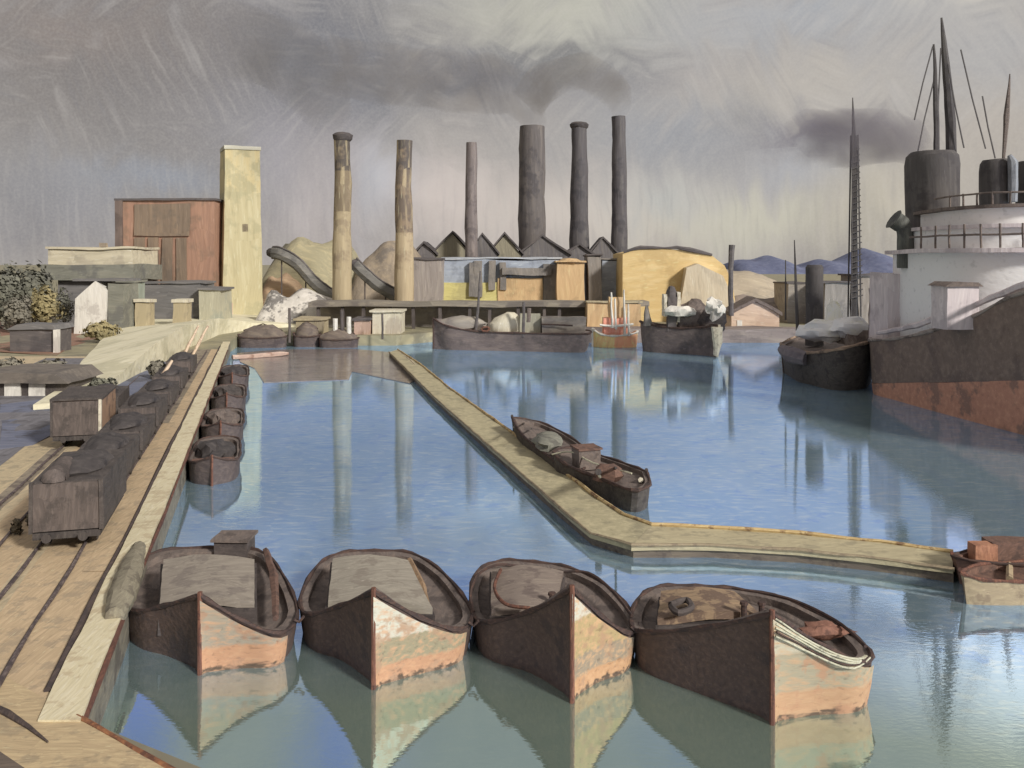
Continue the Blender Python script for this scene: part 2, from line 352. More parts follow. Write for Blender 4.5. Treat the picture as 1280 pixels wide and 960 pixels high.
# quay wall face and coping
w = part('quay_wall', MB().prism([corner[:2], Q(-4.2, 118)[:2], Q(-4.6, 118)[:2], Q(-4.6, 20.6)[:2]], .0, QZ-.02), M_wall, jit=.03, seg=2)
w.location.x += .06; tag(w, 'weathered grey stone quay wall dropping into the basin beside the rail yard', 'quay wall')
cp = MB()
for i in range(15):
    y0 = 20.1+(118-20.1)*(i/15)**1.5; y1 = 20.1+(118-20.1)*((i+1)/15)**1.5
    cp.prism([Q(-5.12, y0)[:2], Q(-4.16, y0)[:2], Q(-4.16, y1)[:2], Q(-5.12, y1)[:2]], QZ-.1, QZ+.10)
cp = part('quay_coping', cp, M_cope, jit=.05, seg=1.2); tag(cp, 'long pale cream stone coping running along the top of the quay', 'coping')
ck = part('quay_kerb', MB().tube([Q(-5.22, 21.6+i*6, QZ+.05) for i in range(16)], [.09, .12, .07, .1]*4, n=6), M_line, jit=.05); tag(ck, 'dark timber kerb line along the landward side of the cream coping', 'kerb')
fe = part('fender_rail', MB().tube([Q(-4.1, 20.1+i*4, QZ-.08+.03*math.sin(i)) for i in range(23)], [.06, .09, .05]*7+[.06, .05], n=6), M('redbrown_rail', (104, 70, 60), (130, 84, 66), s=.1, d='q'), jit=.04)
tag(fe, 'thin red-brown timber fender rail along the water edge of the coping', 'fender')
# the near quay that turns across the foreground
c2 = G(212, 962, QZ); c3 = c2+(c2-corner)*3
nq = part('quay_edge', MB().tube([corner+Vector((0, 0, .02)), corner.lerp(c2, .5)+Vector((0, 0, .05)), c2, c3], [.07, .05, .09, .08], n=6), M('rim_timber', (140, 92, 62), (176, 116, 70), (96, 66, 56), s=.08, d='xy'), jit=.03, seg=.8)
tag(nq, 'orange-brown timber edge of the near quay crossing the bottom corner', 'quay edge')
dv = (c2-corner).normalized(); nv = Vector((dv.y, -dv.x, 0))       # away from the water
if nv.y > 0: nv = -nv
def cross(name, a, b, z, mat, x0=-14, x1=16):
    p = [corner+dv*x0+nv*a, corner+dv*x1+nv*a, corner+dv*x1+nv*b, corner+dv*x0+nv*b]
    return struct(part(name, MB().add([(q.x, q.y, z) for q in p], [(0, 1, 2, 3)]), mat))
M_cross = M('cross_path', (190, 166, 126), (208, 184, 138), (164, 146, 116), s=.12, d='x', swing=.6, bump=.5)
cross('path', .02, 1.75, QZ+.036, M_cross, -14, 20)
cross('road', 1.75, 2.45, QZ+.040, M('road_dark', (108, 96, 86), (128, 112, 98), (88, 80, 76), s=.14, d='x', swing=.3))
gr = cross('grass', 2.45, 14, QZ+.044, M('grass_verge', (160, 152, 108), (178, 168, 120), (130, 132, 98), s=.14, d='n', swing=2), -20, 20)
ln = part('kerb', MB().tube([corner+dv*t+nv*(.95+.05*math.sin(t*2))+Vector((0, 0, .06)) for t in (-6, -5, -4, -3, -2.2, -1.4, -.4, .6)], [.08, .06, .09, .05, .08, .09, .06, .02], n=6), M_line, jit=.04)
tag(ln, 'broken dark kerb line crossing the sandy yard near the quay corner', 'kerb')

# pale curving embankment road and patches
emb = [G(x, y, QZ+.05) for x, y in [(40, 512), (88, 480), (112, 446), (140, 418), (176, 400), (226, 391), (300, 394), (376, 398), (376, 408), (318, 411), (274, 418), (232, 436), (200, 456), (150, 480), (96, 508)]]
emb_m = M('embankment_pale', (226, 218, 184), (236, 230, 200), (200, 194, 160), s=.9, d='x', swing=.7, bump=.6)
struct(part('road', MB().prism([(p.x, p.y) for p in emb], QZ-.2, [QZ+.35+2.6*math.exp(-((q-235)/75)**2) for q in (40, 88, 112, 140, 176, 226, 300, 376, 376, 318, 274, 232, 200, 150, 96)]), emb_m, jit=.25, seg=6, smooth=60))
bl = [G(x, y, QZ+.08) for x, y in [(0, 560), (0, 505), (60, 498), (110, 490), (160, 462), (205, 450), (215, 470), (170, 490), (140, 512), (90, 530), (40, 555)]]
struct(part('path', MB().prism([(p.x, p.y) for p in bl], QZ, QZ+.06), M('hollow_blue', (112, 118, 140), (128, 130, 146), (92, 92, 100), s=.4, d='x', swing=.8), jit=.2, seg=4))
rb = [G(x, y, QZ+.08) for x, y in [(0, 440), (0, 402), (60, 396), (110, 404), (132, 420), (90, 432), (70, 444)]]
struct(part('ground_red_earth', MB().prism([(p.x, p.y) for p in rb], QZ, QZ+.07), M('red_earth', (148, 112, 94), (166, 124, 100), (130, 116, 92), s=.8, d='x', swing=.6), jit=.3, seg=8))

# ------------------------------------------------------------------ railway
M_rail = M('rail_steel', (92, 80, 80), (138, 124, 118), (72, 64, 66), s=.06, d='q')
def track(cs, y0, y1, label):
    t = thing('railway_track', label, 'railway track', Q(sum(cs)/2, y0))
    for c in cs:
        n = 24; part('rail', MB().tube([Q(c+.04*math.sin(i*1.7), y0+(y1-y0)*(i/n)**1.4, QZ+.07) for i in range(n+1)], [.055+.025*abs(math.sin(i*2.1)) for i in range(n+1)], n=6), M_rail, t)
track((-6.55, -8.2), 20.8, 106, 'dark railway track nearest the quay, carrying the long train of coal wagons')
track((-9.75, -11.35), 24, 100, 'dark railway track further inland, under the short shed-like wagon')
M_wag = M('wagon_dark', (84, 77, 74), (98, 90, 86), (70, 65, 64), s=.13, d='y', swing=.5, bump=.5, k=1.05)
M_wagend = M('wagon_end', (98, 88, 84), (116, 104, 98), (80, 73, 70), s=.13, d='z', swing=.5, bump=.6)
M_wagred = M('wagon_redbrown', (160, 128, 104), (182, 146, 116), (120, 100, 88), s=.14, d='z', swing=.5)
M_coal = M('coal', (76, 71, 71), (92, 86, 84), (62, 58, 60), s=.2, d='n', swing=3, bump=.5, k=1.05)
M_iron = M('black_iron', (76, 70, 68), (92, 86, 82), (62, 58, 58), s=.08, d='z')
M_pale = M('pale_trim', (212, 204, 182), (226, 218, 198), (176, 166, 146), s=.08, d='z')
RZ = math.atan(.285)
def wagon(c, Y, L, w, h, label, side=None, load='coal', group='wagons standing in the rail yard'):
    t = thing('rail_wagon', label, 'rail wagon', Q(c, Y), RZ, group)
    pt = lambda n, mb, m, **k: part(n, mb, m, t, world=False, **k)
    body = MB().box(-w/2, w/2, .05, L, .75, h)
    pt('body', body, side or M_wag, jit=.05, seg=.8)
    pt('end_panel', MB().box(-w/2+.06, w/2-.06, -.10, .02, .78, h-.04), M_wagend, jit=.03, seg=.6)
    pt('corner_post', MB().box(w/2-.13, w/2+.02, -.16, .08, .75, h+.03), M_pale if side else M_wag, jit=.02, seg=.6)
    pt('corner_post', MB().box(-w/2-.02, -w/2+.1, -.16, .08, .75, h+.03), M_wag, jit=.02, seg=.6)
    pt('underframe', MB().box(-w/2+.1, w/2-.1, -.1, L+.1, .5, .74), M_iron)
    for yy in (1.0, L-1.0):
        for sx_ in (-.8, .8):
            pt('wheel', MB().tube([(sx_-.07, yy, .48), (sx_+.07, yy, .48)], .42, n=14), M_iron)
    for sx_ in (-.6, .6): pt('buffer', MB().tube([(sx_, -.1, .62), (sx_, -.42, .62), (sx_, -.44, .62)], [.09, .09, .17], n=10), M_iron)
    if load == 'coal':
        mb = MB(); mb.blob((0, L/2, h-.12), (w*.42, L*.44, .55), n=18, m=10, amp=.15, z0=-.5); ld = pt('load', mb, M_coal, jit=.09, seg=.5)
    elif load == 'tank':
        pt('tank', MB().tube([(-w*.2, .2, h), (-w*.2, .2, h+.02), (-w*.2, L*.4, h+.1)], [.38, .42, .4], n=12), M_wagend)
        pt('load', MB().blob((0, L*.55, h-.12), (w*.42, L*.40, .5), n=18, m=10, amp=.15, z0=-.5), M_coal, jit=.09, seg=.5)
    else: pt('roof', MB().box(-w/2-.06, w/2+.06, -.12, L+.08, h+.003, h+.12), M_wag, jit=.04, seg=.8)
    return t
wagon(-7.1, 32.2, 5.6, 2.45, 2.55, 'dark coal wagon nearest the viewer, a rounded drum on its front end', load='tank')
wagon(-7.35, 39.3, 5.4, 2.2, 1.9, 'dark coal wagon coupled directly behind the nearest wagon with the drum')
wagon(-7.35, 45.9, 5.6, 2.2, 1.75, 'third coal wagon back on the quayside track, lower and heaped with coal')
wagon(-7.35, 52.8, 5.6, 2.2, 1.9, 'fourth coal wagon back on the quayside track, beside the moored lighters')
wagon(-7.35, 60.5, 6, 2.2, 1.7, 'fifth coal wagon back, with a small heap of coal above its rim')
wagon(-7.35, 69, 6, 2.2, 1.7, 'second farthest coal wagon on the quayside track')
wagon(-7.35, 79, 6, 2.2, 1.8, 'farthest coal wagon on the quayside track, just before the quay bends')
wagon(-10.5, 50, 5.2, 2.6, 2.75, 'tall wagon with red-brown side and pale corner post on the inland track', side=M_wagred, load=None)
wagon(-10.5, 57, 5.2, 2.3, 1.9, 'low dark wagon standing behind the red-brown sided wagon', load='coal')
# leaning planks between the tracks, pale flecks in the painting
M_plank = M('pale_plank', (206, 180, 150), (222, 200, 172), (168, 140, 118), s=.1, d='z')
for i, (px, py, l_, lab) in enumerate([(190, 492, 3.6, 'pale plank leaning by the coal train, nearest of the three'), (232, 447, 5, 'long pale plank leaning against the far wagons'), (246, 440, 4.5, 'short pale plank leaning beside the farthest wagon')]):
    g = G(px-6, py+6, QZ); o = part('timber_plank', MB().tube([g, g+Vector((.5, 1.0, l_*.35)), g+Vector((1.1, 2.2, l_*.75))], [.16, .2, .12], n=5), M_plank, jit=.06, seg=.5); tag(o, lab, 'plank', 'pale planks in the yard')
# scrub
def foliage(name, c, r, n, size, mat, parent, seed=1):
    rnd = random.Random(seed); mb = MB()
    for i in range(n):
        d = Vector((rnd.gauss(0, 1), rnd.gauss(0, 1), rnd.gauss(0, 1))).normalized(); q = rnd.random()**.35
        k = 1+.35*noise.noise(d*2+Vector((seed, 0, 0)))*2
        p = Vector(c)+Vector((d.x*r[0]*q*k, d.y*r[1]*q*k, d.z*r[2]*q*k)); s_ = size*(.6+rnd.random()*.9)
        dn_ = (d+Vector((rnd.gauss(0, .3), rnd.gauss(0, .3), rnd.gauss(0, .3)))).normalized()
        a = dn_.orthogonal().normalized(); a.rotate(Matrix.Rotation(rnd.random()*6.28, 3, dn_)); b_ = dn_.cross(a).normalized()*s_*.7; a = a*s_
        mb.add([p-a, p-b_, p+a, p+b_*1.1], [(0, 1, 2, 3)])
    return part(name, mb, mat, parent, recalc=False)
M_weed = M('weed_dark', (104, 96, 80), (126, 114, 90), (84, 80, 72), s=.1, d='n', swing=3)
for px, py, s_, lab in [(21, 668, .42, 'larger dark weed clump on the sand between the two tracks'), (38, 656, .30, 'small dark weed clump right beside the larger one'), (52, 624, .30, 'small dark weed clump next to the front of the nearest wagon')]:
    g = G(px, py, QZ); t = thing('weed_clump', lab, 'weeds', g, 0, 'weed clumps on the yard sand')
    part('stem', MB().tube([g, g+Vector((.05, 0, s_*.5)), g+Vector((-.03, .02, s_*1.1))], [.03, .025, .01], n=5), M_weed, t)
    foliage('leaves', g+Vector((0, 0, s_*.7)), (s_*.6, s_*.6, s_*.8), 70, .09, M_weed, t, seed=px)
# mat fender on the coping
fp = [G(174, 684, QZ+.1), G(163, 715, QZ+.1), G(152, 745, QZ+.1), G(143, 772, QZ+.1)]
o = part('rope_fender', MB().tube(fp, [.25, .42, .44, .28], n=10), M('fender_mat', (140, 132, 112), (158, 150, 126), (112, 104, 90), s=.08, d='q'), jit=.05, seg=.3)
tag(o, 'long olive-grey rope fender lying on the coping beside the leftmost big barge', 'fender')

# ------------------------------------------------------------------ boats
def hull(t, gun, wl, mats, deck_drop=.22, rail=.10, rim=.07, flare=.94, bottom=-.5, dz=None, nsub=4, jit=.03):
    """gun: gunwale points from the stem round one side to the other, stem first. wl: waterline point under the stem."""
    st_ = Vector(gun[0]); rest = [Vector(g) for g in gun[1:]]
    ring = crom([st_]+rest+[st_], nsub)[:-1]
    n = len(ring); cen = sum(ring, Vector())/n
    stb = Vector(wl)
    rings_ = []
    for lv in (0, .3, .62, .85, 1):
        rr = []
        for i, p in enumerate(ring):
            wgt = max(0, 1-min(i, n-i)/(nsub*1.2))
            k = 1-(1-flare)*(1-lv)**1.5*1.3
            q = Vector((cen.x+(p.x-cen.x)*k, cen.y+(p.y-cen.y)*k, bottom+(p.z-bottom)*lv))
            s_ = Vector((stb.x+(st_.x-stb.x)*lv, stb.y+(st_.y-stb.y)*lv, q.z))
            q = q.lerp(s_, wgt) if i in (0,) else q
            rr.append(q)
        rings_.append(rr)
    part('hull', MB().rings(rings_, True, False), mats['hull'], t, jit=jit, seg=.9, smooth=30)
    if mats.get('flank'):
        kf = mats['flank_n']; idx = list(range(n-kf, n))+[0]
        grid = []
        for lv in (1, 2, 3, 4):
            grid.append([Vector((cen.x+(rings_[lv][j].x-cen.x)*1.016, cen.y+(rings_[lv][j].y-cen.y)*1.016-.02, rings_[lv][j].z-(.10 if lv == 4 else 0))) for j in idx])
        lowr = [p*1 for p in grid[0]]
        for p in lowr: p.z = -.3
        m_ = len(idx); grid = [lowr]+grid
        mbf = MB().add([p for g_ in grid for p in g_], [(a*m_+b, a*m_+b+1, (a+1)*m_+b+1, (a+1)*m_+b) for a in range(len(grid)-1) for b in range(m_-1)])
        part('lit_flank', mbf, mats['flank'], t, jit=.012, seg=.5, smooth=50)  # sunlit side of the bow, its light put into a paler panel
    inner = [Vector((cen.x+(p.x-cen.x)*(1-rail), cen.y+(p.y-cen.y)*(1-rail), p.z-.01)) for p in ring]
    dk = [Vector((p.x, p.y, p.z-deck_drop)) for p in inner]
    mb = MB(); mb.rings([ring, inner, dk], False, False)
    c0 = len(mb.v); zc = min(p.z for p in dk)
    mid = [Vector((cen.x+(p.x-cen.x)*.55, cen.y+(p.y-cen.y)*.55, zc*.75+p.z*.25)) for p in dk]
    mb.rings([dk, mid], False, True)
    part('deck', mb, mats['deck'], t, jit=jit*.5, smooth=30)
    pr = ring+[ring[0]]
    part('rubbing_strake', MB().tube([p+Vector((0, 0, .01)) for p in pr], [rim*(1+.35*math.sin(i*1.9)) for i in range(len(pr))], n=6), mats['rim'], t)
    part('stem_post', MB().tube([stb+Vector((0, -.02, bottom-0)), stb.lerp(st_, .5)+Vector((0, -.03, 0)), st_+Vector((0, 0, .12))], [rim*1.1, rim*.9, rim*1.1], n=6), mats['stem'], t)
    return ring, inner, cen, zc
M_deck = M('deck_dark', (116, 104, 98), (134, 118, 108), (92, 82, 78), s=.13, d='y', swing=.8, bump=.6)
M_rim = M('rim_dark', (78, 62, 58), (104, 78, 66), (62, 54, 54), s=.07, d='xy')
M_stem = M('stem_redbrown', (112, 74, 60), (150, 98, 74), (84, 60, 54), s=.06, d='z')
M_tarp = M('tarpaulin_grey', (146, 136, 124), (160, 150, 136), (128, 118, 110), s=.14, d='x', swing=.9, bump=.5)
M_tarp2 = M('tarpaulin_buff', (156, 148, 134), (170, 162, 146), (138, 128, 116), s=.14, d='x', swing=.9, bump=.5)
M_coam = M('coaming', (84, 76, 74), (100, 90, 86), (68, 62, 62), s=.1, d='xy')
M_lit_flank = {1: M('hull_one', (112, 92, 74), (216, 164, 120), (186, 142, 110), s=.13, d='x', swing=.6, bump=.4, k=.9, bands=[(.13, (208, 154, 112)), (.75, (172, 158, 136))]),  # right flank colours: sunlight painted in, along with the paint bands
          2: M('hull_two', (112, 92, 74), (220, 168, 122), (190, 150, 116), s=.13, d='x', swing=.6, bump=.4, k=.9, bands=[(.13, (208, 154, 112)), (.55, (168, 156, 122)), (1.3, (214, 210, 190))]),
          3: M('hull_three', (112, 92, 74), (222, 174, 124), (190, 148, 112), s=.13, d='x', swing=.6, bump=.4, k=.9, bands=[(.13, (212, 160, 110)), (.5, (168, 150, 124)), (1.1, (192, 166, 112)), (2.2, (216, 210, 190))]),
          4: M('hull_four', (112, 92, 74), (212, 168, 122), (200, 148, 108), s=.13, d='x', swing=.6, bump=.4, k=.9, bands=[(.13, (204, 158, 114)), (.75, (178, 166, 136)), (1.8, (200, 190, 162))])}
M_redwood = M('red_wood', (116, 88, 76), (138, 104, 88), (90, 72, 66), s=.1, d='xy', swing=1.5)
def g3(l): return [G(*p) for p in l]
BG = 'big lighters moored in a row'
BARGES = {
 1: ([(250, 745, 2.3), (206, 757, 1.6), (168, 764, 1.15), (150, 742, 1.1), (164, 710, 1.05), (200, 689, 1.1), (262, 685, 1.1), (322, 688, 1.05), (352, 716, 1.0), (372, 765, .95), (350, 792, .98), (302, 776, 1.45)], (250, 843),
     'leftmost big lighter, grey hatch cover and a small stern cabin, bow to the viewer'),
 2: ([(467, 740, 2.7), (424, 758, 1.7), (384, 768, 1.1), (376, 745, 1.0), (398, 706, 1.0), (428, 691, 1.05), (468, 689, 1.05), (515, 692, 1.0), (556, 718, .95), (590, 765, .95), (574, 787, 1.05), (524, 772, 1.7)], (467, 861),
     'big lighter with white upper bow strake and buff hatch cover, second in the row'),
 3: ([(715, 737, 3.0), (664, 764, 1.9), (602, 778, 1.1), (588, 748, 1.0), (597, 714, 1.0), (628, 701, 1.05), (668, 703, 1.05), (712, 710, 1.0), (758, 732, .95), (796, 775, .95), (785, 792, 1.15), (748, 768, 2.0)], (715, 878),
     'open big lighter with a bent hoop over its hold and an ochre bow flank'),
 4: ([(965, 768, 2.85), (884, 784, 2.0), (802, 790, 1.2), (789, 772, 1.05), (800, 746, 1.0), (826, 733, 1.05), (870, 733, 1.05), (918, 736, 1.0), (985, 750, 1.0), (1050, 782, 1.0), (1088, 815, 1.15), (1078, 828, 1.35), (1022, 804, 1.95)], (965, 905),
     'rightmost and largest big lighter, with rope coils along its pale right flank')}
BT = {}
M_tar = M('shaded_planks', (88, 72, 66), (104, 84, 74), (72, 62, 61), s=.13, d='x', swing=1.0, bump=.6, k=1.15)  # rest of the hull: shade of the left side put into the colour
for i, (gp, wl, lab) in BARGES.items():
    gun = g3(gp); w0 = G(*wl); t = thing('barge', lab, 'barge', (sum(g.x for g in gun)/len(gun), sum(g.y for g in gun)/len(gun), 0), 0, BG); BT[i] = t
    gun[0] = Vector((w0.x, w0.y, H-(gp[0][1]-HY)/F*w0.y))
    ring, inner, cen, zc = hull(t, gun, w0, dict(hull=M_tar, deck=M_deck, rim=M_rim, stem=M_stem, flank=M_lit_flank[i], flank_n={1: 9, 2: 9, 3: 9, 4: 10}[i]))  # hull takes the painted-in shade colour, flank the painted-in sunlight
def quadslab(pts, z0, z1, cam_=.0):
    return MB().prism([(p.x, p.y) for p in pts], z0, z1)
# hatch covers: corner pixels measured on the cover's own height
def hatch_cover(t, px4, zf, zb, mat, base=.9):
    a, b_, c_, d_ = [G(x, y, z) for (x, y), z in zip(px4, (zf, zf, zb, zb))]      # front-left, front-right, back-right, back-left
    k = 6; top = []
    for u in range(k+1):
        row = []
        for v in range(k+1):
            p = a.lerp(b_, v/k).lerp(d_.lerp(c_, v/k), u/k); p = p+Vector((0, 0, .16*math.sin(math.pi*v/k))); row.append(p)
        top.append(row)
    mb = MB(); n = k+1
    mb.add([p for r in top for p in r], [(u*n+v, u*n+v+1, (u+1)*n+v+1, (u+1)*n+v) for u in range(k) for v in range(k)])
    edge = [top[0][v] for v in range(n)]+[top[u][k] for u in range(1, n)]+[top[k][v] for v in range(k-1, -1, -1)]+[top[u][0] for u in range(k-1, 0, -1)]
    m = len(edge); mb.add(edge+[Vector((e.x, e.y, e.z-.25)) for e in edge], [(i, (i+1) % m, m+(i+1) % m, m+i) for i in range(m)])
    part('hatch_cover', mb, mat, t, jit=.03, smooth=40)
    cx = sum((p for p in (a, b_, c_, d_)), Vector())/4
    cq = [Vector((cx.x+(p.x-cx.x)*1.05, cx.y+(p.y-cx.y)*1.05, 0)) for p in (a, b_, c_, d_)]
    part('coaming', MB().prism([(p.x, p.y) for p in cq], [base-.3]*4, [zf-.18, zf-.18, zb-.18, zb-.18]), M_coam, t, jit=.03, seg=.8)
hatch_cover(BT[1], [(200, 755), (318, 752), (318, 699), (204, 699)], 1.55, 1.75, M_tarp)
hatch_cover(BT[2], [(410, 752), (540, 760), (510, 700), (416, 698)], 1.6, 1.7, M_tarp2)
hatch_cover(BT[4], [(822, 774), (952, 768), (918, 739), (826, 739)], 1.5, 1.55, M('board_cover', (152, 128, 100), (172, 142, 108), (104, 84, 74), s=.13, d='x', swing=.6, p3=(.46, .52)))
hatch_cover(BT[3], [(614, 762), (692, 764), (704, 714), (614, 710)], 1.5, 1.55, M('tarp_brown', (136, 122, 112), (152, 138, 124), (112, 98, 92), s=.14, d='x', swing=.9, bump=.5))
# cabin on barge 1
for i_, (px_, py_, z_) in enumerate([(240, 762, 1.6), (455, 762, 1.8), (700, 764, 2.0), (940, 776, 2.1)]):
    for dx_ in (-10, 12):
        q_ = G(px_+dx_, py_-8, z_-.5); part('bollard', MB().lathe([(.09, q_.z-.2), (.09, q_.z+.28), (.13, q_.z+.3), (.12, q_.z+.38)], (q_.x, q_.y), n=8), M_rim, BT[i_+1])
g = G(292, 690, 1.0)
sc_ = part('stern_cabin', MB().box(g.x-.62, g.x+.62, g.y-.4, g.y+.7, .9, 1.5), M_coam, BT[1], jit=.04, seg=.5)
part('cabin_roof', MB().box(g.x-.72, g.x+.7, g.y-.5, g.y+.8, 1.503, 1.6), M_deck, sc_, jit=.03, seg=.5)
part('side_plank', MB().tube([G(332, 688, 1.3), G(342, 720, 1.3), G(345, 772, 1.2)], [.12, .16, .1], n=5), M_redwood, BT[1], jit=.04, seg=.6)
part('side_plank', MB().tube([G(512, 700, 1.5), G(528, 735, 1.4), G(535, 757, 1.3)], [.1, .14, .08], n=5), M('amber_plank', (160, 130, 98), s=.08, d='y'), BT[2], jit=.04, seg=.6)
# barge 3: open hold, hoop, thwarts
b3 = BT[3]
part('hoop', MB().tube(crom([G(592, 765, 1.05), G(588, 742, 1.35), G(598, 718, 1.6), G(622, 706, 1.8), G(650, 708, 1.6)], 5), .05, n=6), M_rim, b3)
part('hoop', MB().tube(crom([G(626, 712, 1.72), G(618, 735, 1.78), G(632, 755, 1.8), G(662, 760, 1.7)], 5), .055, n=6), M_stem, b3)
part('side_rail', MB().tube(crom([G(700, 715, 1.3), G(735, 716, 1.4), G(765, 738, 1.3), G(790, 770, 1.2)], 5), .05, n=6), M_rim, b3)
# barge 4: ropes, side rail, rust heap
b4 = BT[4]
M_rope = M('rope_pale', (190, 186, 158), (208, 204, 178), (140, 136, 118), s=.05, d='xy')
for k_ in range(5):
    pts = [(968, 772+k_*5, 2.75-k_*.1), (1000, 792+k_*4, 2.25-k_*.09), (1035, 812+k_*3, 1.80-k_*.07), (1065, 822+k_*2.2, 1.55-k_*.05), (1080+k_, 818, 1.4)]
    w_ = [G(*q) for q in pts]; w_ = [p+Vector((0, -.09-.02*k_, 0)) for p in w_]
    part('rope', MB().tube(crom(w_, 4), .032, n=5), M_rope if k_ != 3 else M_rim, b4, jit=.03, seg=.3)
part('rust_heap', MB().blob(G(1030, 788, 1.15), (.75, .35, .2), n=14, m=6, amp=.3), M('rust_heap', (132, 92, 76), (160, 112, 92), (98, 70, 62), s=.08, d='n', swing=3, bump=1), b4, jit=.06, seg=.4)
part('side_rail', MB().tube(crom([G(915, 735, 1.25), G(985, 748, 1.3), G(1045, 776, 1.3), G(1082, 808, 1.35)], 6), .05, n=6), M_rim, b4)
part('mooring_coil', MB().tube(crom([G(838, 756, 1.8), G(858, 750, 1.8), G(864, 760, 1.8), G(848, 766, 1.8), G(839, 758, 1.8)], 4), .10, n=6), M_coam, b4)
# mooring lines between the barges
for a_, b_, lab in [(G(368, 775, 1.1), G(380, 770, 1.2), 'short dark mooring line between the cabin lighter and the white-straked lighter'), (G(586, 778, 1.1), G(598, 776, 1.2), 'short dark mooring line between the white-straked lighter and the hoop lighter'), (G(789, 784, 1.2), G(800, 786, 1.25), 'short dark mooring line between the hoop lighter and the largest lighter')]:
    o = part('mooring_line', MB().tube([a_, (a_+b_)/2-Vector((0, 0, .12)), b_], .045, n=5), M_rim); tag(o, lab, 'mooring line', 'mooring lines between the lighters')

# dark lighters lying along the quay wall
def small_barge(name, lab, c, Y, L, B, h, group, mats, rz=RZ, loc=None, cargo=None):
    t = thing(name, lab, 'barge' if 'light' in name or 'barge' in name else 'boat', loc or Q(c, Y, 0), rz, group)
    gun = [(0, 0, h*1.5), (-B*.36, L*.08, h*1.15), (-B*.5, L*.25, h), (-B*.5, L*.6, h*.95), (-B*.42, L*.92, h), (0, L, h*1.05), (B*.42, L*.92, h), (B*.5, L*.6, h*.95), (B*.5, L*.25, h), (B*.36, L*.08, h*1.15)]
    m = MATX[t.name]; gun = [m @ Vector(g) for g in gun]
    hull(t, gun, m @ Vector((0, .1, 0)), mats, rail=.14, jit=.03)
    if cargo:
        mb = MB().blob((0, L*.5, h*.9), (B*.36, L*.36, .35*h+.25), n=14, m=6, amp=.3, z0=-.3); part('cargo', mb, cargo, t, world=False, jit=.06, seg=.5)
    part('crossbeam', MB().box(-B*.42, B*.42, L*.16, L*.21, h*.9, h*1.1), M_redwood, t, world=False, jit=.03, seg=.5)
    return t
M_dkhull = M('hull_dark', (94, 82, 80), (112, 98, 92), (76, 66, 68), s=.2, d='x', swing=.5)
dk = dict(hull=M_dkhull, deck=M_deck, rim=M_rim, stem=M_stem)
SG = 'dark lighters lying along the quay wall'
small_barge('lighter', 'nearest dark lighter lying against the quay wall beside the train', -2.65, 47.5, 8.5, 2.7, 1.05, SG, dk, cargo=M_coal)
small_barge('lighter', 'second dark lighter along the quay wall, a red crossbeam near its bow', -2.65, 57.5, 9, 2.7, 1.1, SG, dk, cargo=M_deck)
small_barge('lighter', 'third dark lighter along the quay wall', -2.7, 69, 10, 2.7, 1.2, SG, dk, cargo=M_wag)
small_barge('lighter', 'farthest dark lighter along the quay wall, at the bend of the quay', -2.7, 82, 12, 2.8, 1.2, SG, dk, cargo=M_coal)

# covered boats at the head of the basin
M_canv = M('canvas_brown', (112, 100, 92), (134, 120, 104), (90, 80, 78), s=.5, d='x', swing=.6)
for x0, x1, py, h, lab in [(294, 356, 435, 3.0, 'long low boat under a brown canvas at the left end of the basin head'), (364, 398, 434, 3.2, 'short round canvas-covered boat in the middle of the basin head'), (397, 446, 435, 2.4, 'flat dark boat with a long cover, right of the round covered boat')]:
    a_ = G(x0, py); b_ = G(x1, py); t = thing('covered_boat', lab, 'boat', (a_+b_)/2, 0, 'covered boats at the head of the basin'); cx, cy = (a_.x+b_.x)/2, a_.y; hw = (b_.x-a_.x)/2
    gun = [(cx-hw, cy+1.4, h*.6), (cx-hw*.8, cy+.3, h*.5), (cx, cy, h*.45), (cx+hw*.85, cy+.3, h*.5), (cx+hw, cy+1.5, h*.55), (cx+hw*.8, cy+2.7, h*.5), (cx, cy+3, h*.45), (cx-hw*.8, cy+2.7, h*.5)]
    hull(t, [Vector(q) for q in gun], Vector((cx-hw*.95, cy+1.4, 0)), dk, jit=.05, rim=.12)
    part('canvas_cover', MB().blob((cx, cy+1.5, h*.45), (hw*.93, 1.4, h*.62), n=18, m=8, amp=.12, z0=-.1), M_canv, t, jit=.08, seg=1)
    part('ridge_rope', MB().tube([(cx-hw*.8, cy+1.5, h*.8), (cx, cy+1.5, h*1.12), (cx+hw*.8, cy+1.5, h*.8)], .09, n=5), M_rim, t)
# flat brown sheet painting in the dark reflection of the boats
rf = [G(x, y, .07) for x, y in [(296, 441), (352, 437), (440, 436), (500, 441), (530, 468), (512, 479), (440, 464), (436, 474), (330, 478), (318, 460), (300, 452)]]
M_refl = M('reflection_brown', (134, 124, 122), (152, 142, 136), (118, 110, 110), s=.5, d='x', swing=.3, rough=.12, spec=1.0)
t = thing('boat_reflection', 'wide flat mauve-brown painted reflection of the boats at the head of the basin', 'painted reflection', rf[3])
part('reflection_sheet', MB().prism([(p.x, p.y) for p in rf], -.3, .07), M_refl, t, jit=.05, seg=3)
part('reflection_edge', MB().tube([G(290, 447, .3), G(350, 443, .3), G(360, 442, .3)], [.3, .35, .2], n=6), M('reflection_edge_pink', (188, 160, 146), (206, 180, 162), (150, 112, 96), s=.4, d='x'), t, jit=.1, seg=1)
part('reflection_edge', MB().tube([G(500, 441, .3), G(516, 455, .3), G(531, 470, .3)], [.3, .25, .2], n=6), M('reflection_edge_pale', (176, 160, 134), s=.4, d='x'), t, jit=.1, seg=1)

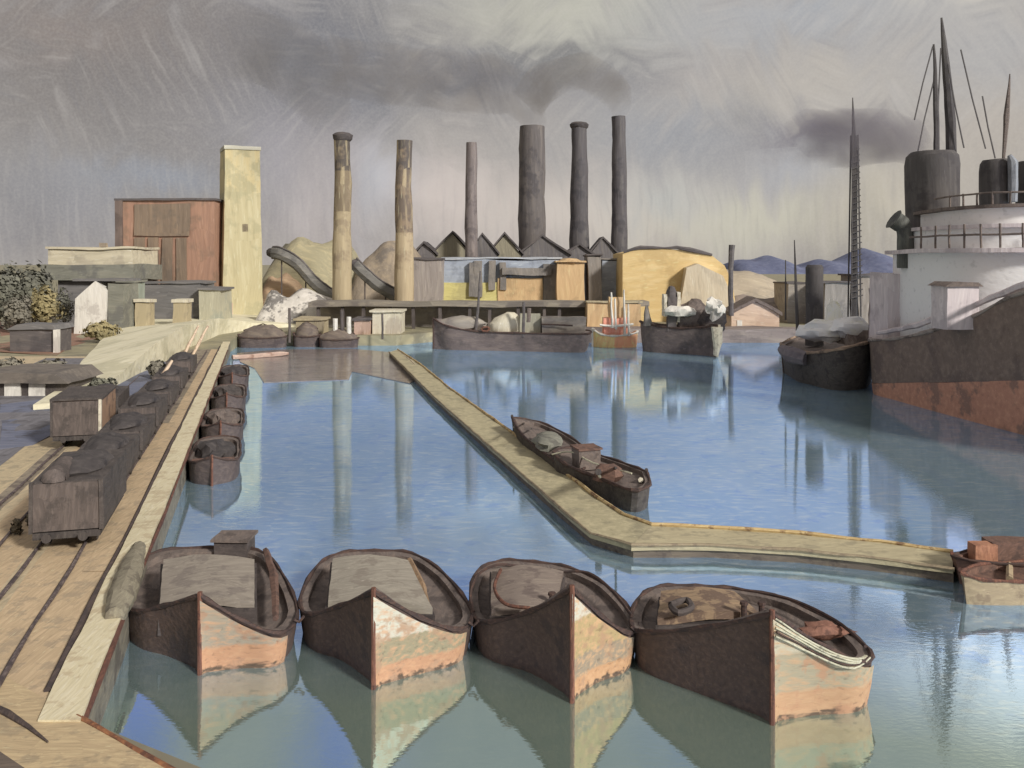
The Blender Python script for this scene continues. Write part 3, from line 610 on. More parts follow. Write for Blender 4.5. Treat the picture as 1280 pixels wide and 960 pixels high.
# ------------------------------------------------------------------ floating pier
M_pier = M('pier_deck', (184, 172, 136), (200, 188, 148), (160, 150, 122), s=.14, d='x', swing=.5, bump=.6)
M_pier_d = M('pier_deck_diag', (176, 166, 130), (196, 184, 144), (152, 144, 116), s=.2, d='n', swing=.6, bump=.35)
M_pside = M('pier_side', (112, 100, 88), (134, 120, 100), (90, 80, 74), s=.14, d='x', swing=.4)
PZ = .5
up = [(497, 437), (526, 456), (560, 484), (640, 541), (700, 588), (745, 621), (780, 645), (815, 657), (900, 661), (1000, 668), (1100, 678), (1192, 691)]
lo = [(486, 440), (508, 462), (540, 494), (600, 548), (655, 596), (700, 636), (738, 668), (790, 683), (890, 683), (1000, 689), (1100, 700), (1192, 713)]
U = [G(x, y, PZ) for x, y in up]; Lw = [G(x, y, PZ) for x, y in lo]
t = thing('floating_pier', 'long pale timber pier running down from the wharf and bending across the basin', 'pier', (U[6].x, U[6].y, 0))
def band(A_, B_, z0, z1):
    n = len(A_); mb = MB()
    v = [(p.x, p.y, z1) for p in A_]+[(p.x, p.y, z1) for p in B_]+[(p.x, p.y, z0) for p in A_]+[(p.x, p.y, z0) for p in B_]
    f = []
    for i in range(n-1): f += [(i, i+1, n+i+1, n+i), (2*n+i, 3*n+i, 3*n+i+1, 2*n+i+1), (i, 2*n+i, 2*n+i+1, i+1), (n+i, n+i+1, 3*n+i+1, 3*n+i)]
    f += [(0, n, 3*n, 2*n), (n-1, 3*n-1, 4*n-1, 2*n-1)]
    return mb.add(v, f)
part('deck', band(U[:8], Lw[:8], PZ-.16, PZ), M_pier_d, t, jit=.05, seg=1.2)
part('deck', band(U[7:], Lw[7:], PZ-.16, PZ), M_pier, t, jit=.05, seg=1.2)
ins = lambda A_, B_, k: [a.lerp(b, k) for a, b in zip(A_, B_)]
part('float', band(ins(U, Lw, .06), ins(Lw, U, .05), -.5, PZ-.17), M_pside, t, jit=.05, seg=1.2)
part('edge_beam', MB().tube([p+Vector((0, 0, .06)) for p in U], [.09, .1, .07, .1]*3, n=6), M('amber_beam', (196, 168, 112), (218, 196, 140), (120, 84, 66), s=.1, d='x'), t, jit=.05, seg=1)
part('edge_beam', MB().tube([p+Vector((0, 0, .04)) for p in Lw], [.07, .09, .06, .08]*3, n=6), M('edge_dark', (152, 136, 108), (170, 154, 122), (128, 112, 94), s=.1, d='x'), t, jit=.05, seg=1)

# workboats lying along the pier
def pboat(name, lab, gp, wl, mats, group='workboats tied along the pier', **k):
    gun = g3(gp); w0 = G(*wl); t = thing(name, lab, 'boat', (sum(g.x for g in gun)/len(gun), sum(g.y for g in gun)/len(gun), 0), 0, group)
    hull(t, gun, w0, mats, **k); return t
M_bk = M('hull_black', (82, 76, 72), (98, 90, 84), (66, 60, 60), s=.14, d='x', swing=.5)
bk = dict(hull=M_bk, deck=M_deck, rim=M_rim, stem=M_iron)
t = pboat('workboat', 'slim dark boat with grey-green cover on the far side of the pier', [(640, 522, 1.5), (652, 543, 1.1), (680, 566, .95), (705, 583, .95), (730, 586, 1.0), (735, 566, 1.0), (712, 546, 1.0), (675, 528, 1.1)], (643, 535), bk, rim=.09)
part('cover', MB().blob(G(683, 551, 1.25), (.9, 2.3, .35), n=12, m=6, amp=.2), M('cover_greygreen', (128, 128, 116), (148, 146, 130), (96, 94, 88), s=.14, d='x'), t, jit=.06, seg=.5)
for q in ((642, 524), (655, 519), (664, 526)): part('stanchion', MB().tube([G(q[0], q[1]+10, 1.1), G(q[0], q[1]+10, 2.0)], .06, n=5), M_iron, t)
t = pboat('workboat', 'stout dark workboat with square pale-marked stern beside the bend of the pier', [(808, 590, 1.2), (812, 606, 1.15), (790, 613, 1.1), (750, 598, 1.05), (712, 583, 1.1), (692, 566, 1.4), (712, 560, 1.2), (745, 568, 1.05), (782, 580, 1.05)], (808, 607), bk, rim=.09)
g = G(735, 580, 1.1)
wh_ = part('wheelhouse', MB().box(g.x-.7, g.x+.5, g.y-.5, g.y+.6, .9, 1.95, .3), M_deck, t, jit=.05, seg=.5)
part('roof', MB().box(g.x-.8, g.x+.6, g.y-.6, g.y+.7, 1.953, 2.06, .3), M_redwood, wh_, jit=.04, seg=.5)
part('hatch', MB().blob(G(760, 592, 1.2), (.8, .7, .5), n=10, m=6, amp=.2), M_redwood, t, jit=.05)
part('mast', MB().tube([G(769, 585, 1.0), G(770, 585, 3.0)], [.09, .05], n=6), M_iron, t)
part('funnel', MB().tube([G(748, 590, 1.0), G(748, 590, 2.3)], .16, n=8), M_iron, t)
part('fender_mark', MB().tube([G(750, 596, 1.2), G(748, 592, 1.9)], .08, n=6), M_pale, t)
part('stern_panel', MB().tube([G(801, 602, .6), G(801, 600, 1.1)], .14, n=6), M_pale, t)
part('tow_rope', MB().tube(crom([G(690, 568, 1.4), G(715, 565, 1.7), G(740, 578, 1.5), G(790, 592, 1.4)], 5), .05, n=5), M_rope, t, jit=.03, seg=.4)
# boats at the right end of the pier
tanh = M('hull_tan', (170, 150, 118), (188, 168, 130), (142, 122, 98), s=.14, d='x', swing=.5)
t = pboat('rowing_boat', 'tan open boat with dark interior at the right end of the pier', [(1200, 716, 1.1), (1230, 725, .9), (1290, 727, .85), (1350, 722, .95), (1370, 708, 1.0), (1300, 702, .9), (1225, 706, .95)], (1208, 733), dict(hull=tanh, deck=M_redwood, rim=M_stem, stem=M_stem), group='craft tied at the right end of the pier')
part('thwart', MB().tube([G(1262, 724, .85), G(1262, 706, .85)], .12, n=6), tanh, t)
t = pboat('pontoon_boat', 'dark red-brown flat boat with an orange box, tied behind the tan open boat', [(1190, 695, 1.0), (1225, 703, .95), (1300, 706, .95), (1380, 700, .95), (1385, 688, 1.0), (1300, 685, 1.0), (1220, 687, 1.0)], (1195, 707), dict(hull=M_redwood, deck=M_redwood, rim=M_rim, stem=M_stem), group='craft tied at the right end of the pier')
g = G(1228, 697, .9); part('orange_box', MB().box(g.x-.42, g.x+.42, g.y-.3, g.y+.3, .8, 1.45), M('box_orange', (178, 122, 92), (196, 140, 104), s=.1, d='z'), t, jit=.03, seg=.4)
g = G(1262, 695, .9); part('cabin', MB().box(g.x-.8, g.x+1.6, g.y-.3, g.y+.5, .8, 1.5), M_redwood, t, jit=.04, seg=.4)

# ------------------------------------------------------------------ far wharf and works
def blk(name, lab, cat, px0, px1, pyt, Y, depth, mat, z0=QZ, roof=None, rz=0, group=None, trim=None, jit=.4, seg=3.5, parts=True):
    x0, x1 = (px0-640)/F*Y, (px1-640)/F*Y; z1 = H-(pyt-HY)/F*Y
    t = thing(name, lab, cat, ((x0+x1)/2, Y+depth/2, z0), 0, group)
    part('wall', MB().box(x0, x1, Y, Y+depth, z0, z1-.3, rz), mat, t, jit=jit, seg=seg)
    part('roof', MB().box(x0-.3, x1+.3, Y-.3, Y+depth+.3, z1-.297, z1, rz), roof or mat, t, jit=jit*.8, seg=seg)
    return t, x0, x1, z1
D = .9
M_whf = M('wharf_grey', (150, 142, 132), (170, 160, 144), (126, 118, 114), s=D, d='x', swing=.4)
M_whfd = M('wharf_post', (94, 86, 84), (112, 102, 96), s=.6, d='z')
t = thing('wharf', 'long grey elevated timber wharf with dark posts in front of the works', 'wharf', (-10, 140, QZ))
x0, x1 = (385-640)/F*142, (812-640)/F*142
part('deck', MB().box(x0, x1, 142, 149, 5.1, 5.9), M('wharf_deck', (138, 130, 118), (158, 148, 130), (112, 104, 100), s=D, d='x'), t, jit=.25, seg=4)
part('back_wall', MB().box(x0+1, x1-1, 147, 148.5, QZ, 5.09), M_whf, t, jit=.2, seg=4)
for i in range(14):
    xx = x0+2+(x1-x0-4)*i/13+random.uniform(-1, 1)
    part('post', MB().box(xx-.25, xx+.25, 142.5, 143.1, QZ, 5.09), M_whfd, t, jit=.08, seg=1.5)
SH = 'small sheds on the wharf edge'
M_pinkw = M('shed_pink', (196, 164, 146), (212, 178, 156), (176, 146, 126), s=.7, d='z')
M_cream = M('shed_cream', (204, 196, 172), (218, 210, 186), (176, 164, 146), s=.7, d='z')
M_dkroof = M('roof_darkgrey', (98, 92, 92), (116, 108, 104), (82, 78, 80), s=.7, d='x')
M_ochre = M('shed_ochre', (174, 160, 126), (190, 174, 138), (150, 138, 116), s=.7, d='z')
blk('wharf_shed', 'small pink shed with dark roof on the wharf edge near the pier head', 'shed', 443, 462, 398, 131, 5, M_pinkw, roof=M_dkroof, group=SH, jit=.12, seg=2)
blk('wharf_shed', 'pale cream shed at the pier head, wider than the pink one beside it', 'shed', 465, 501, 388, 132, 5, M_cream, roof=M_cream, group=SH, jit=.12, seg=2)
blk('wharf_shed', 'ochre shed behind the round covered boat', 'shed', 370, 402, 398, 130, 5, M_ochre, roof=M_ochre, group=SH, jit=.15, seg=2)
M_white = M('white_paint', (218, 214, 204), (230, 226, 216), (190, 184, 176), s=.4, d='z')
for px, y0, y1, r_, m_, lab in [(362, 385, 428, .2, M_whfd, 'dark mooring post between the first two covered boats'), (427, 388, 420, .25, M_whfd, 'slim black post by the ochre shed'), (436, 396, 418, .35, M_white, 'short white post beside the pink shed'), (419, 398, 418, .35, M_white, 'short white post nearest the ochre shed'), (478, 392, 424, .15, M_whfd, 'thin dark post in front of the cream shed')]:
    o = part('mooring_post', MB().tube([P(px, y1, 127), P(px, y0, 127)], r_, n=8), m_, jit=.06, seg=.8); tag(o, lab, 'post', 'posts at the basin head')

# tall chimneys
CG = 'chimneys of the works'
def chimney(px, py, Y, wb, wt, mats, lab, crown=True):
    x = (px-640)/F*Y; zt = H-(py-HY)/F*Y; t = thing('chimney', lab, 'chimney', (x, Y, QZ), 0, CG)
    zs = [QZ+(zt-QZ)*k for k in (0, .12, .25, .38, .5, .62, .75, .88, 1)]
    part('shaft', MB().tube([(x+noise.noise(Vector((z*.1, px, 0)))*.25, Y, z) for z in zs], [(wb+(wt-wb)*i/8)/2*(1+.04*math.sin(i*2.3+px)) for i in range(9)], n=16), mats[0], t, jit=.10, seg=2.5, freq=.35)
    if crown:
        part('crown', MB().lathe([(wt*.5, zt-.9), (wt*.62, zt-.5), (wt*.66, zt+.1), (wt*.5, zt+.5), (wt*.42, zt+.2)], (x, Y), n=14), mats[1], t, jit=.15, seg=.8)
    return t
M_chO = M('chimney_ochre', (184, 166, 130), (200, 182, 142), (156, 138, 112), s=.8, d='z', swing=.12, bands=[(19.5, (140, 124, 100)), (26.5, (98, 90, 84))], k=.9)
M_chO2 = M('chimney_sand', (194, 174, 138), (206, 186, 146), (164, 142, 116), s=.8, d='z', swing=.12, bands=[(16.0, (124, 110, 98)), (27, (104, 96, 92))], k=.9)
M_chG = M('chimney_grey', (124, 114, 112), (144, 132, 126), (100, 92, 92), s=.8, d='z', swing=.12)
M_chD = M('chimney_dark', (104, 98, 96), (124, 116, 110), (84, 80, 82), s=.9, d='z', swing=.12)
M_chK = M('chimney_darkest', (94, 90, 92), (112, 108, 106), (76, 74, 78), s=.9, d='z', swing=.12)
M_crown = M('chimney_crown', (86, 80, 80), (104, 96, 92), s=.4, d='x')
chimney(428, 170, 152, 3.6, 2.7, (M_chO, M_crown), 'ochre chimney with dark jagged crown, next to the first curved chute')
chimney(505, 176, 155, 3.6, 2.7, (M_chO2, M_crown), 'sand coloured chimney with brown upper half, at the left end of the blue shed', crown=False)
chimney(589, 178, 186, 3.0, 2.3, (M_chG, M_crown), 'slim grey chimney rising over the sawtooth roofs', crown=False)
chimney(665, 158, 200, 6.4, 5.8, (M_chD, M_crown), 'thickest dark chimney, smoking from its top', crown=False)
chimney(724, 156, 204, 5.2, 3.4, (M_chK, M_crown), 'dark tapering chimney standing between the thick one and the smoking dark one')
chimney(774, 146, 200, 4.0, 3.1, (M_chK, M_crown), 'dark straight chimney closest to the yellow domed shed', crown=False)

# sawtooth roofs
SR = 'gabled dark sheds behind the blue shed'
M_saw = M('saw_dark', (112, 108, 110), (130, 124, 118), (90, 88, 92), s=.9, d='z')
M_sawg = M('saw_olive', (142, 136, 116), (158, 150, 124), (116, 112, 100), s=.9, d='z')
saws = [(518, 545, 302, 'first small gabled shed from the sand chimney'), (541, 590, 289, 'gabled shed with olive end wall and steep peak, left of the slim grey chimney'), (586, 622, 291, 'narrow peaked shed just right of the slim grey chimney'), (610, 652, 290, 'gabled olive shed left of the thickest chimney'), (650, 712, 293, 'broadest gabled shed, at the foot of the thickest chimney'), (708, 742, 304, 'low gabled shed at the foot of the tapering chimney'), (738, 772, 296, 'peaked shed between the last two dark chimneys')]
for i, (a_, b_, y_, lab) in enumerate(saws):
    Y = 190+i*1.0; xa, xb = (a_-640)/F*Y, (b_-640)/F*Y; zt = H-(y_-HY)/F*Y; ze = H-(318-HY)/F*Y; xm = xa+(xb-xa)*(.5 if i % 2 else .45)
    t = thing('gabled_shed', lab, 'shed', ((xa+xb)/2, Y+5, QZ), 0, SR)
    part('wall', MB().profile_x([(xa, QZ), (xb, QZ), (xb, ze), (xm, zt-.4), (xa, ze)], Y, Y+9), M_sawg if i in (1, 3) else M_saw, t, jit=.3, seg=3)
    part('roof', MB().profile_x([(xa-.4, ze-.2), (xm, zt-.38), (xb+.4, ze-.2), (xb+.4, ze+.35), (xm, zt+.1), (xa-.4, ze+.35)], Y-.5, Y+9.3), M_dkroof, t, jit=.2, seg=3)

# blue shed
M_blue = M('shed_blue', (158, 168, 184), (176, 186, 198), (138, 146, 160), s=.8, d='x', swing=.5)
M_yel = M('strip_yellow', (206, 196, 118), (216, 206, 130), (180, 170, 110), s=.8, d='x', swing=.5)
M_or = M('wall_orange', (208, 172, 122), (218, 186, 132), (186, 156, 112), s=.8, d='z', swing=.4)
M_gr = M('wall_grey', (136, 130, 124), (152, 144, 136), (116, 112, 110), s=.8, d='z', swing=.4)
t, x0, x1, z1 = blk('blue_shed', 'long blue-grey shed with a yellow lower strip and dark vertical openings', 'shed', 551, 702, 322, 168, 14, M_blue, roof=M('roof_pale', (178, 184, 192), s=.8, d='x'))
part('lower_strip', MB().box(x0+.1, (622-640)/F*168, 167.5, 168.2, QZ, P(0, 353, 168).z), M_yel, t, jit=.2, seg=3)
part('lower_strip', MB().box((622-640)/F*168+.1, (678-640)/F*168, 167.2, 168.2, QZ, P(0, 348, 168).z), M_or, t, label='orange lower wall', jit=.2, seg=3)
for px, a_, b_, w_ in [(590, 328, 370, 1.0), (598, 326, 372, 1.5), (615, 326, 362, 1.3), (629, 328, 362, 1.2), (690, 330, 374, 3.2)]:
    xx = (px-640)/F*167; part('opening', MB().box(xx-w_/2, xx+w_/2, 166.9, 168.3, P(0, b_, 167).z, P(0, a_, 167).z), M_gr, t, jit=.2, seg=2)
part('canopy', MB().box((628-640)/F*167, (690-640)/F*167, 166.2, 168.3, P(0, 344, 167).z, P(0, 335, 167).z), M_gr, t, jit=.2, seg=2)
t, x0, x1, z1 = blk('orange_bin', 'rounded orange storage bin at the right end of the blue shed', 'storage bin', 697, 731, 326, 164, 8, M_or, roof=M_or)
part('top_bulge', MB().blob(((x0+x1)/2, 168, z1-.6), (2.6, 4, 1.2), n=14, m=6, amp=.05), M_or, t)
t, x0, x1, z1 = blk('grey_tower_block', 'narrow grey block between the orange bin and the small blue shed', 'building', 735, 752, 318, 166, 8, M_gr, roof=M_dkroof)
t, x0, x1, z1 = blk('small_blue_shed', 'small blue-grey shed tucked against the yellow dome', 'shed', 752, 778, 323, 170, 8, M_blue, roof=M_gr)
t, x0, x1, z1 = blk('grey_lean_to', 'pale mauve-grey rough lean-to between the sand chimney and the blue shed', 'shed', 517, 552, 322, 162, 8, M('lean_grey', (158, 148, 142), (178, 168, 158), (130, 122, 118), s=.8, d='z'), roof=M_dkroof)
# yellow domed shed
M_dome = M('dome_yellow', (222, 190, 122), (230, 202, 140), (206, 174, 110), s=1.0, d='x', swing=.5, k=.98)
Y = 160; pr = [(779, 316), (800, 311), (830, 310), (862, 313), (890, 320), (905, 332), (915, 352), (925, 412)]
pts = [((778-640)/F*Y, QZ)]+[((x-640)/F*Y, H-(y-HY)/F*Y) for x, y in pr]+[((930-640)/F*Y, QZ)]
t = thing('domed_shed', 'large bright yellow shed with a low rounded roof', 'shed', (28, Y+8, QZ))
part('shell', MB().profile_x(pts[::-1], Y, Y+16), M_dome, t, jit=.2, seg=4)
rp = [(p[0], 0, p[1]) for p in pts[1:6]]
part('roof_edge', MB().tube([(p[0], Y-.1, p[2]+.15) for p in rp], [.2, .4, .15, .45, .2], n=6), M_dkroof, t, jit=.25, seg=1.5)
part('side_wall', MB().profile_x([((848-640)/F*157, QZ), ((930-640)/F*157, QZ), ((905-640)/F*157, P(0, 345, 157).z), ((872-640)/F*157, P(0, 330, 157).z), ((858-640)/F*157, P(0, 335, 157).z)][::-1], 157, 160), M('side_tan', (204, 188, 158), (214, 200, 170), (188, 174, 148), s=.9, d='z'), t, jit=.25, seg=3)
# tan slope to the right of it
def mound(name, lab, cat, px0, px1, pyt, Y, dep, mat, pk=.4, py_base=None, group=None, amp=.2, seg=3, jit=.4):
    xa, xb = (px0-640)/F*Y, (px1-640)/F*Y; zt = H-(pyt-HY)/F*Y
    n, m_ = 22, 8; mb = MB(); v = []
    for j in range(m_+1):
        for i in range(n+1):
            u = i/n; q = (u/pk if u < pk else (1-u)/(1-pk)); hh = max(0, 1-(1-min(1, q))**3.2); sj = math.sin(math.pi*min(1, max(0, j/m_)))**.6
            v.append((xa+(xb-xa)*u, Y-dep*.4+dep*j/m_, QZ-.1+(zt-QZ)*hh*sj*(1+amp*noise.noise(Vector((u*5+px0, j*.6, 0))))))
    mb.add(v, [(j*(n+1)+i, j*(n+1)+i+1, (j+1)*(n+1)+i+1, (j+1)*(n+1)+i) for j in range(m_) for i in range(n)])
    o = part(name, mb, mat, None, jit=jit, smooth=60); return tag(o, lab, cat, group)
M_olv = M('heap_olive', (164, 156, 124), (184, 172, 132), (138, 132, 110), s=1.0, d='x', swing=.8)
M_brn = M('heap_brown', (150, 136, 118), (172, 154, 128), (122, 114, 106), s=1.0, d='z', swing=.6)
HG = 'heaps in front of the works'
mound('spoil_heap', 'big olive rounded spoil heap right of the cream tower', 'heap', 318, 470, 298, 190, 26, M_olv, .45, group=HG)
mound('spoil_heap', 'brown spoil heap between the ochre and the sand chimneys', 'heap', 430, 552, 306, 186, 20, M_brn, .5, group=HG)
mound('spoil_heap', 'low peach coloured heap at the foot of the cream tower', 'heap', 322, 395, 342, 182, 10, M('heap_peach', (194, 162, 128), (208, 178, 140), (166, 144, 116), s=.9, d='x'), .3, group=HG)
mound('stone_heap', 'low heap of white broken stone speckled dark, below the curved chutes', 'heap', 322, 440, 364, 151, 9, M('stone_white', (204, 198, 188), (220, 214, 204), (92, 88, 86), s=.45, d='n', swing=3, p3=(.50, .56)), .22, group=HG, amp=.4)
mound('sand_slope', 'tan sand slope between the yellow shed and the blue hills', 'heap', 880, 1010, 338, 190, 22, M('slope_tan', (176, 162, 140), (190, 176, 150), (156, 146, 130), s=1.0, d='x', swing=.7), .2, amp=.1)
mound('coal_heap', 'low mauve-brown coal heap along the shore behind the pink hut', 'heap', 880, 1100, 372, 165, 12, M('heap_mauve', (142, 130, 122), (160, 148, 134), (118, 108, 104), s=.9, d='x', swing=.7), .35, amp=.3)
# curved chutes
M_chute = M('chute_grey', (120, 118, 114), (142, 138, 130), (96, 94, 92), s=.6, d='x')
for pp, Y, lab in [([(340, 316), (352, 318), (372, 330), (392, 352), (410, 366), (424, 374)], 174, 'long curved grey chute sweeping down past the cream tower to the ochre chimney'), ([(444, 330), (456, 342), (472, 356), (492, 368), (512, 376)], 172, 'second curved grey chute sweeping down to the sand chimney')]:
    t = thing('coal_chute', lab, 'chute', P(pp[0][0], pp[0][1], Y), 0, 'curved chutes at the works')
    ln_ = crom([P(x, y, Y) for x, y in pp], 4)
    part('channel', MB().tube(ln_, 1.25, n=8), M_chute, t, jit=.12, seg=1.2)
    part('top_rail', MB().tube([p+Vector((.3, -.5, 1.25)) for p in ln_], .18, n=5), M_dkroof, t, jit=.08)
    part('mouth', MB().blob(ln_[0], (1.2, 1.0, .95), n=10, m=6, amp=.1), M_dkroof, t)
    for k_ in (4, 10, 15):
        if k_ < len(ln_): part('leg', MB().tube([ln_[k_], Vector((ln_[k_].x, ln_[k_].y, QZ))], .15, n=5), M_whfd, t)

# brick warehouse
M_brick = M('brick_red', (180, 138, 114), (196, 150, 122), (158, 128, 106), s=.9, d='z', swing=.25, k=.85)
M_bay = M('bay_brown', (150, 130, 110), (166, 142, 116), (132, 118, 104), s=.9, d='z', swing=.25, k=.8)
Y = 163; x0, x1 = (146-640)/F*Y, (268-640)/F*Y; z1 = H-(248-HY)/F*Y
t = thing('warehouse', 'tall red brick warehouse standing against the cream tower', 'warehouse', ((x0+x1)/2, Y+8, QZ))
part('wall', MB().box(x0, x1, Y, Y+15, QZ, z1-.4), M_brick, t, jit=.25, seg=4)
part('roof', MB().box(x0-.4, x1+.3, Y-.4, Y+15.4, z1-.397, z1), M_dkroof, t, jit=.15, seg=4)
part('attic_band', MB().box(x0+3.3, x0+13.6, Y-.35, Y-.1, 17.2, z1-1.0), M_bay, t, jit=.2, seg=3)
for k_ in range(4): part('bay_panel', MB().box(x0+3.3+k_*2.6, x0+5.2+k_*2.6, Y-.32, Y-.08, 7.6, 16.9), M_bay, t, jit=.15, seg=3)
part('corner_pier', MB().box(x0-.15, x0+1.2, Y-.42, Y+.8, QZ, z1-.41), M('pier_brown', (112, 98, 92), (128, 110, 100), s=.8, d='z'), t, jit=.15, seg=3)
# cream tower (turned so one dark flank shows)
M_tow = M('tower_cream', (204, 192, 146), (218, 208, 164), (188, 180, 138), s=.8, d='z', swing=.3, bands=[(24, (224, 206, 150))], k=.88)
Y = 169; xc = (300-640)/F*Y; zt = H-(186-HY)/F*Y; a_ = R(26)
t = thing('tower', 'tall plain cream tower with one small dark window beside the brick warehouse', 'tower', (xc, Y, QZ), a_)
wv = 3.35
MB_ = MB().rings([[Vector((sx_*wv*k, sy_*wv*k, z)) for sx_, sy_ in ((-1, -1), (1, -1), (1, 1), (-1, 1))] for z, k in ((0, 1.1), (10, 1.05), (20, 1.0), (zt-QZ-.5, .95))])
part('shaft', MB_, M_tow, t, world=False, jit=.18, seg=3)
part('parapet', MB().box(-wv, wv, -wv, wv, zt-QZ-.497, zt-QZ+.2), M('tower_top', (196, 194, 176), (210, 206, 188), s=.7, d='x'), t, world=False, jit=.15, seg=2)
part('window', MB().box(-.1, .9, -wv-.12, -wv+.3, 16.6, 18.0), M('window_dark', (128, 116, 92), (146, 132, 104), s=.5, d='z'), t, world=False, jit=.1, seg=.8)
part('door', MB().box(-2.9, -1.9, -wv*1.1-.1, -wv+.3, 0, 3.2), M_pinkw, t, world=False, jit=.1, seg=.8)
# low buildings on the left
M_stone = M('house_stone', (200, 190, 162), (214, 204, 176), (178, 168, 146), s=.8, d='x')
M_grn = M('wall_greygreen', (130, 130, 118), (146, 144, 130), (108, 108, 104), s=.8, d='x')
M_slate = M('slate', (116, 114, 114), (132, 128, 126), (98, 96, 98), s=.8, d='x')
Y = 150; x0, x1 = (58-640)/F*Y, (166-640)/F*Y
t = thing('house', 'wide flat house with a cream upper storey over a grey-green lower one', 'house', ((x0+x1)/2, Y+6, QZ))
part('lower_wall', MB().box(x0+2, x1-1, Y, Y+11, QZ, 9.2), M_slate, t, jit=.25, seg=3)
part('balcony_band', MB().box(x0-.4, x1+.6, Y-1.2, Y+11, 9.203, 11.9), M_grn, t, jit=.25, seg=3)
part('upper_wall', MB().box(x0+.2, x1, Y, Y+10.5, 11.903, 14.5), M_stone, t, jit=.25, seg=3)
part('roof', MB().box(x0, x1+.3, Y-.3, Y+10.8, 14.503, 14.9), M_stone, t, jit=.2, seg=3)
part('roof_knob', MB().box(x0+9, x0+10, Y, Y+1, 14.9, 15.6), M_brn, t, jit=.1)
Y = 132; x0, x1 = (92-640)/F*Y, (132-640)/F*Y
t = thing('cottage', 'white rendered cottage in front of the wide flat house', 'house', ((x0+x1)/2, Y+4, QZ))
zc = P(0, 352, Y).z
part('wall', MB().profile_x([(x0, QZ), (x1, QZ), (x1+.1, zc-1.3), (x1-1.6, zc), (x0+.2, zc-2.6)][::-1], Y, Y+6), M_white, t, jit=.2, seg=2)
part('side_wall', MB().box(x1+.1, x1+2.4, Y+.4, Y+6, QZ, zc-.3), M_grn, t, jit=.2, seg=2)
part('roof', MB().box(x0-.3, x1+2.6, Y+.3, Y+6.3, zc+.01, zc+.4), M_slate, t, jit=.15, seg=2)
t, x0, x1, z1 = blk('long_wall_building', 'low slate-grey range in front of the brick warehouse', 'building', 165, 250, 352, 148, 7, M_slate, roof=M_slate)
for px, lab in [(178, 'ochre gatepost, left of the pair below the brick warehouse'), (225, 'ochre gatepost with pale cap, right of the pair below the brick warehouse')]:
    Y = 136; x = (px-640)/F*Y; t = thing('gate_post', lab, 'gatepost', (x, Y, QZ), 0, 'ochre gateposts')
    part('post', MB().box(x-1.1, x+1.1, Y, Y+2, QZ, P(0, 378, Y).z), M_ochre, t, jit=.15, seg=1.5)
    part('cap', MB().box(x-1.3, x+1.3, Y-.2, Y+2.2, P(0, 378, Y).z+.003, P(0, 374, Y).z), M_cream, t, jit=.1, seg=1.5)
t, x0, x1, z1 = blk('cream_store', 'small pale green store wall against the foot of the warehouse', 'shed', 249, 276, 360, 146, 6, M('store_green', (176, 172, 148), (190, 186, 160), (156, 160, 146), s=.7, d='z'), roof=M_slate)
t, x0, x1, z1 = blk('pale_fence_wall', 'short pale blue-green wall beside the white cottage', 'wall', 148, 168, 350, 140, 4, M('wall_bluegreen', (156, 164, 150), (172, 176, 160), s=.7, d='z'), roof=M_grn)
# black shed with white end post, far left
Y = 104; x0, x1 = (12-640)/F*Y, (68-640)/F*Y
t = thing('low_shed', 'low dark shed with a white end post on the red earth', 'shed', ((x0+x1)/2, Y+2, QZ))
part('wall', MB().box(x0, x1, Y, Y+4, QZ, P(0, 412, Y).z), M_dkroof, t, jit=.15, seg=1.5)
part('roof', MB().profile_x([(x0-.3, P(0, 412, Y).z+.003), (x1+.3, P(0, 412, Y).z+.003), (x1, P(0, 406, Y).z), (x0+1, P(0, 405, Y).z)][::-1], Y-.3, Y+4.3), M_slate, t, jit=.12, seg=1.5)
part('end_post', MB().box(x1+.1, x1+.7, Y-.5, Y, QZ, P(0, 412, Y).z), M_white, t, jit=.06, seg=1)
# long dark shed with white doors, mid left
Y = 70; x0, x1 = (-20-640)/F*Y, (84-640)/F*Y
t = thing('long_shed', 'long dark shed with two white doors at the edge of the yard', 'shed', ((x0+x1)/2, Y+3, QZ))
zt = P(0, 464, Y).z
part('wall', MB().box(x0, x1, Y, Y+5, QZ, zt-.9), M_wag, t, jit=.1, seg=1.2)
part('roof', MB().profile_x([(x0-.3, zt-.897), (x1+.4, zt-.897), (x1-.6, zt-.1), (x0, zt)][::-1], Y-.6, Y+5.4), M('roof_soot', (116, 108, 100), (132, 122, 112), (98, 92, 88), s=.4, d='x', swing=.8), t, jit=.12, seg=1.2)
for px in (15, 46):
    x = (px-640)/F*(Y-.1); part('door', MB().box(x-.65, x+.65, Y-.1, Y+.1, QZ, QZ+1.7), M_white, t, jit=.06, seg=.7)

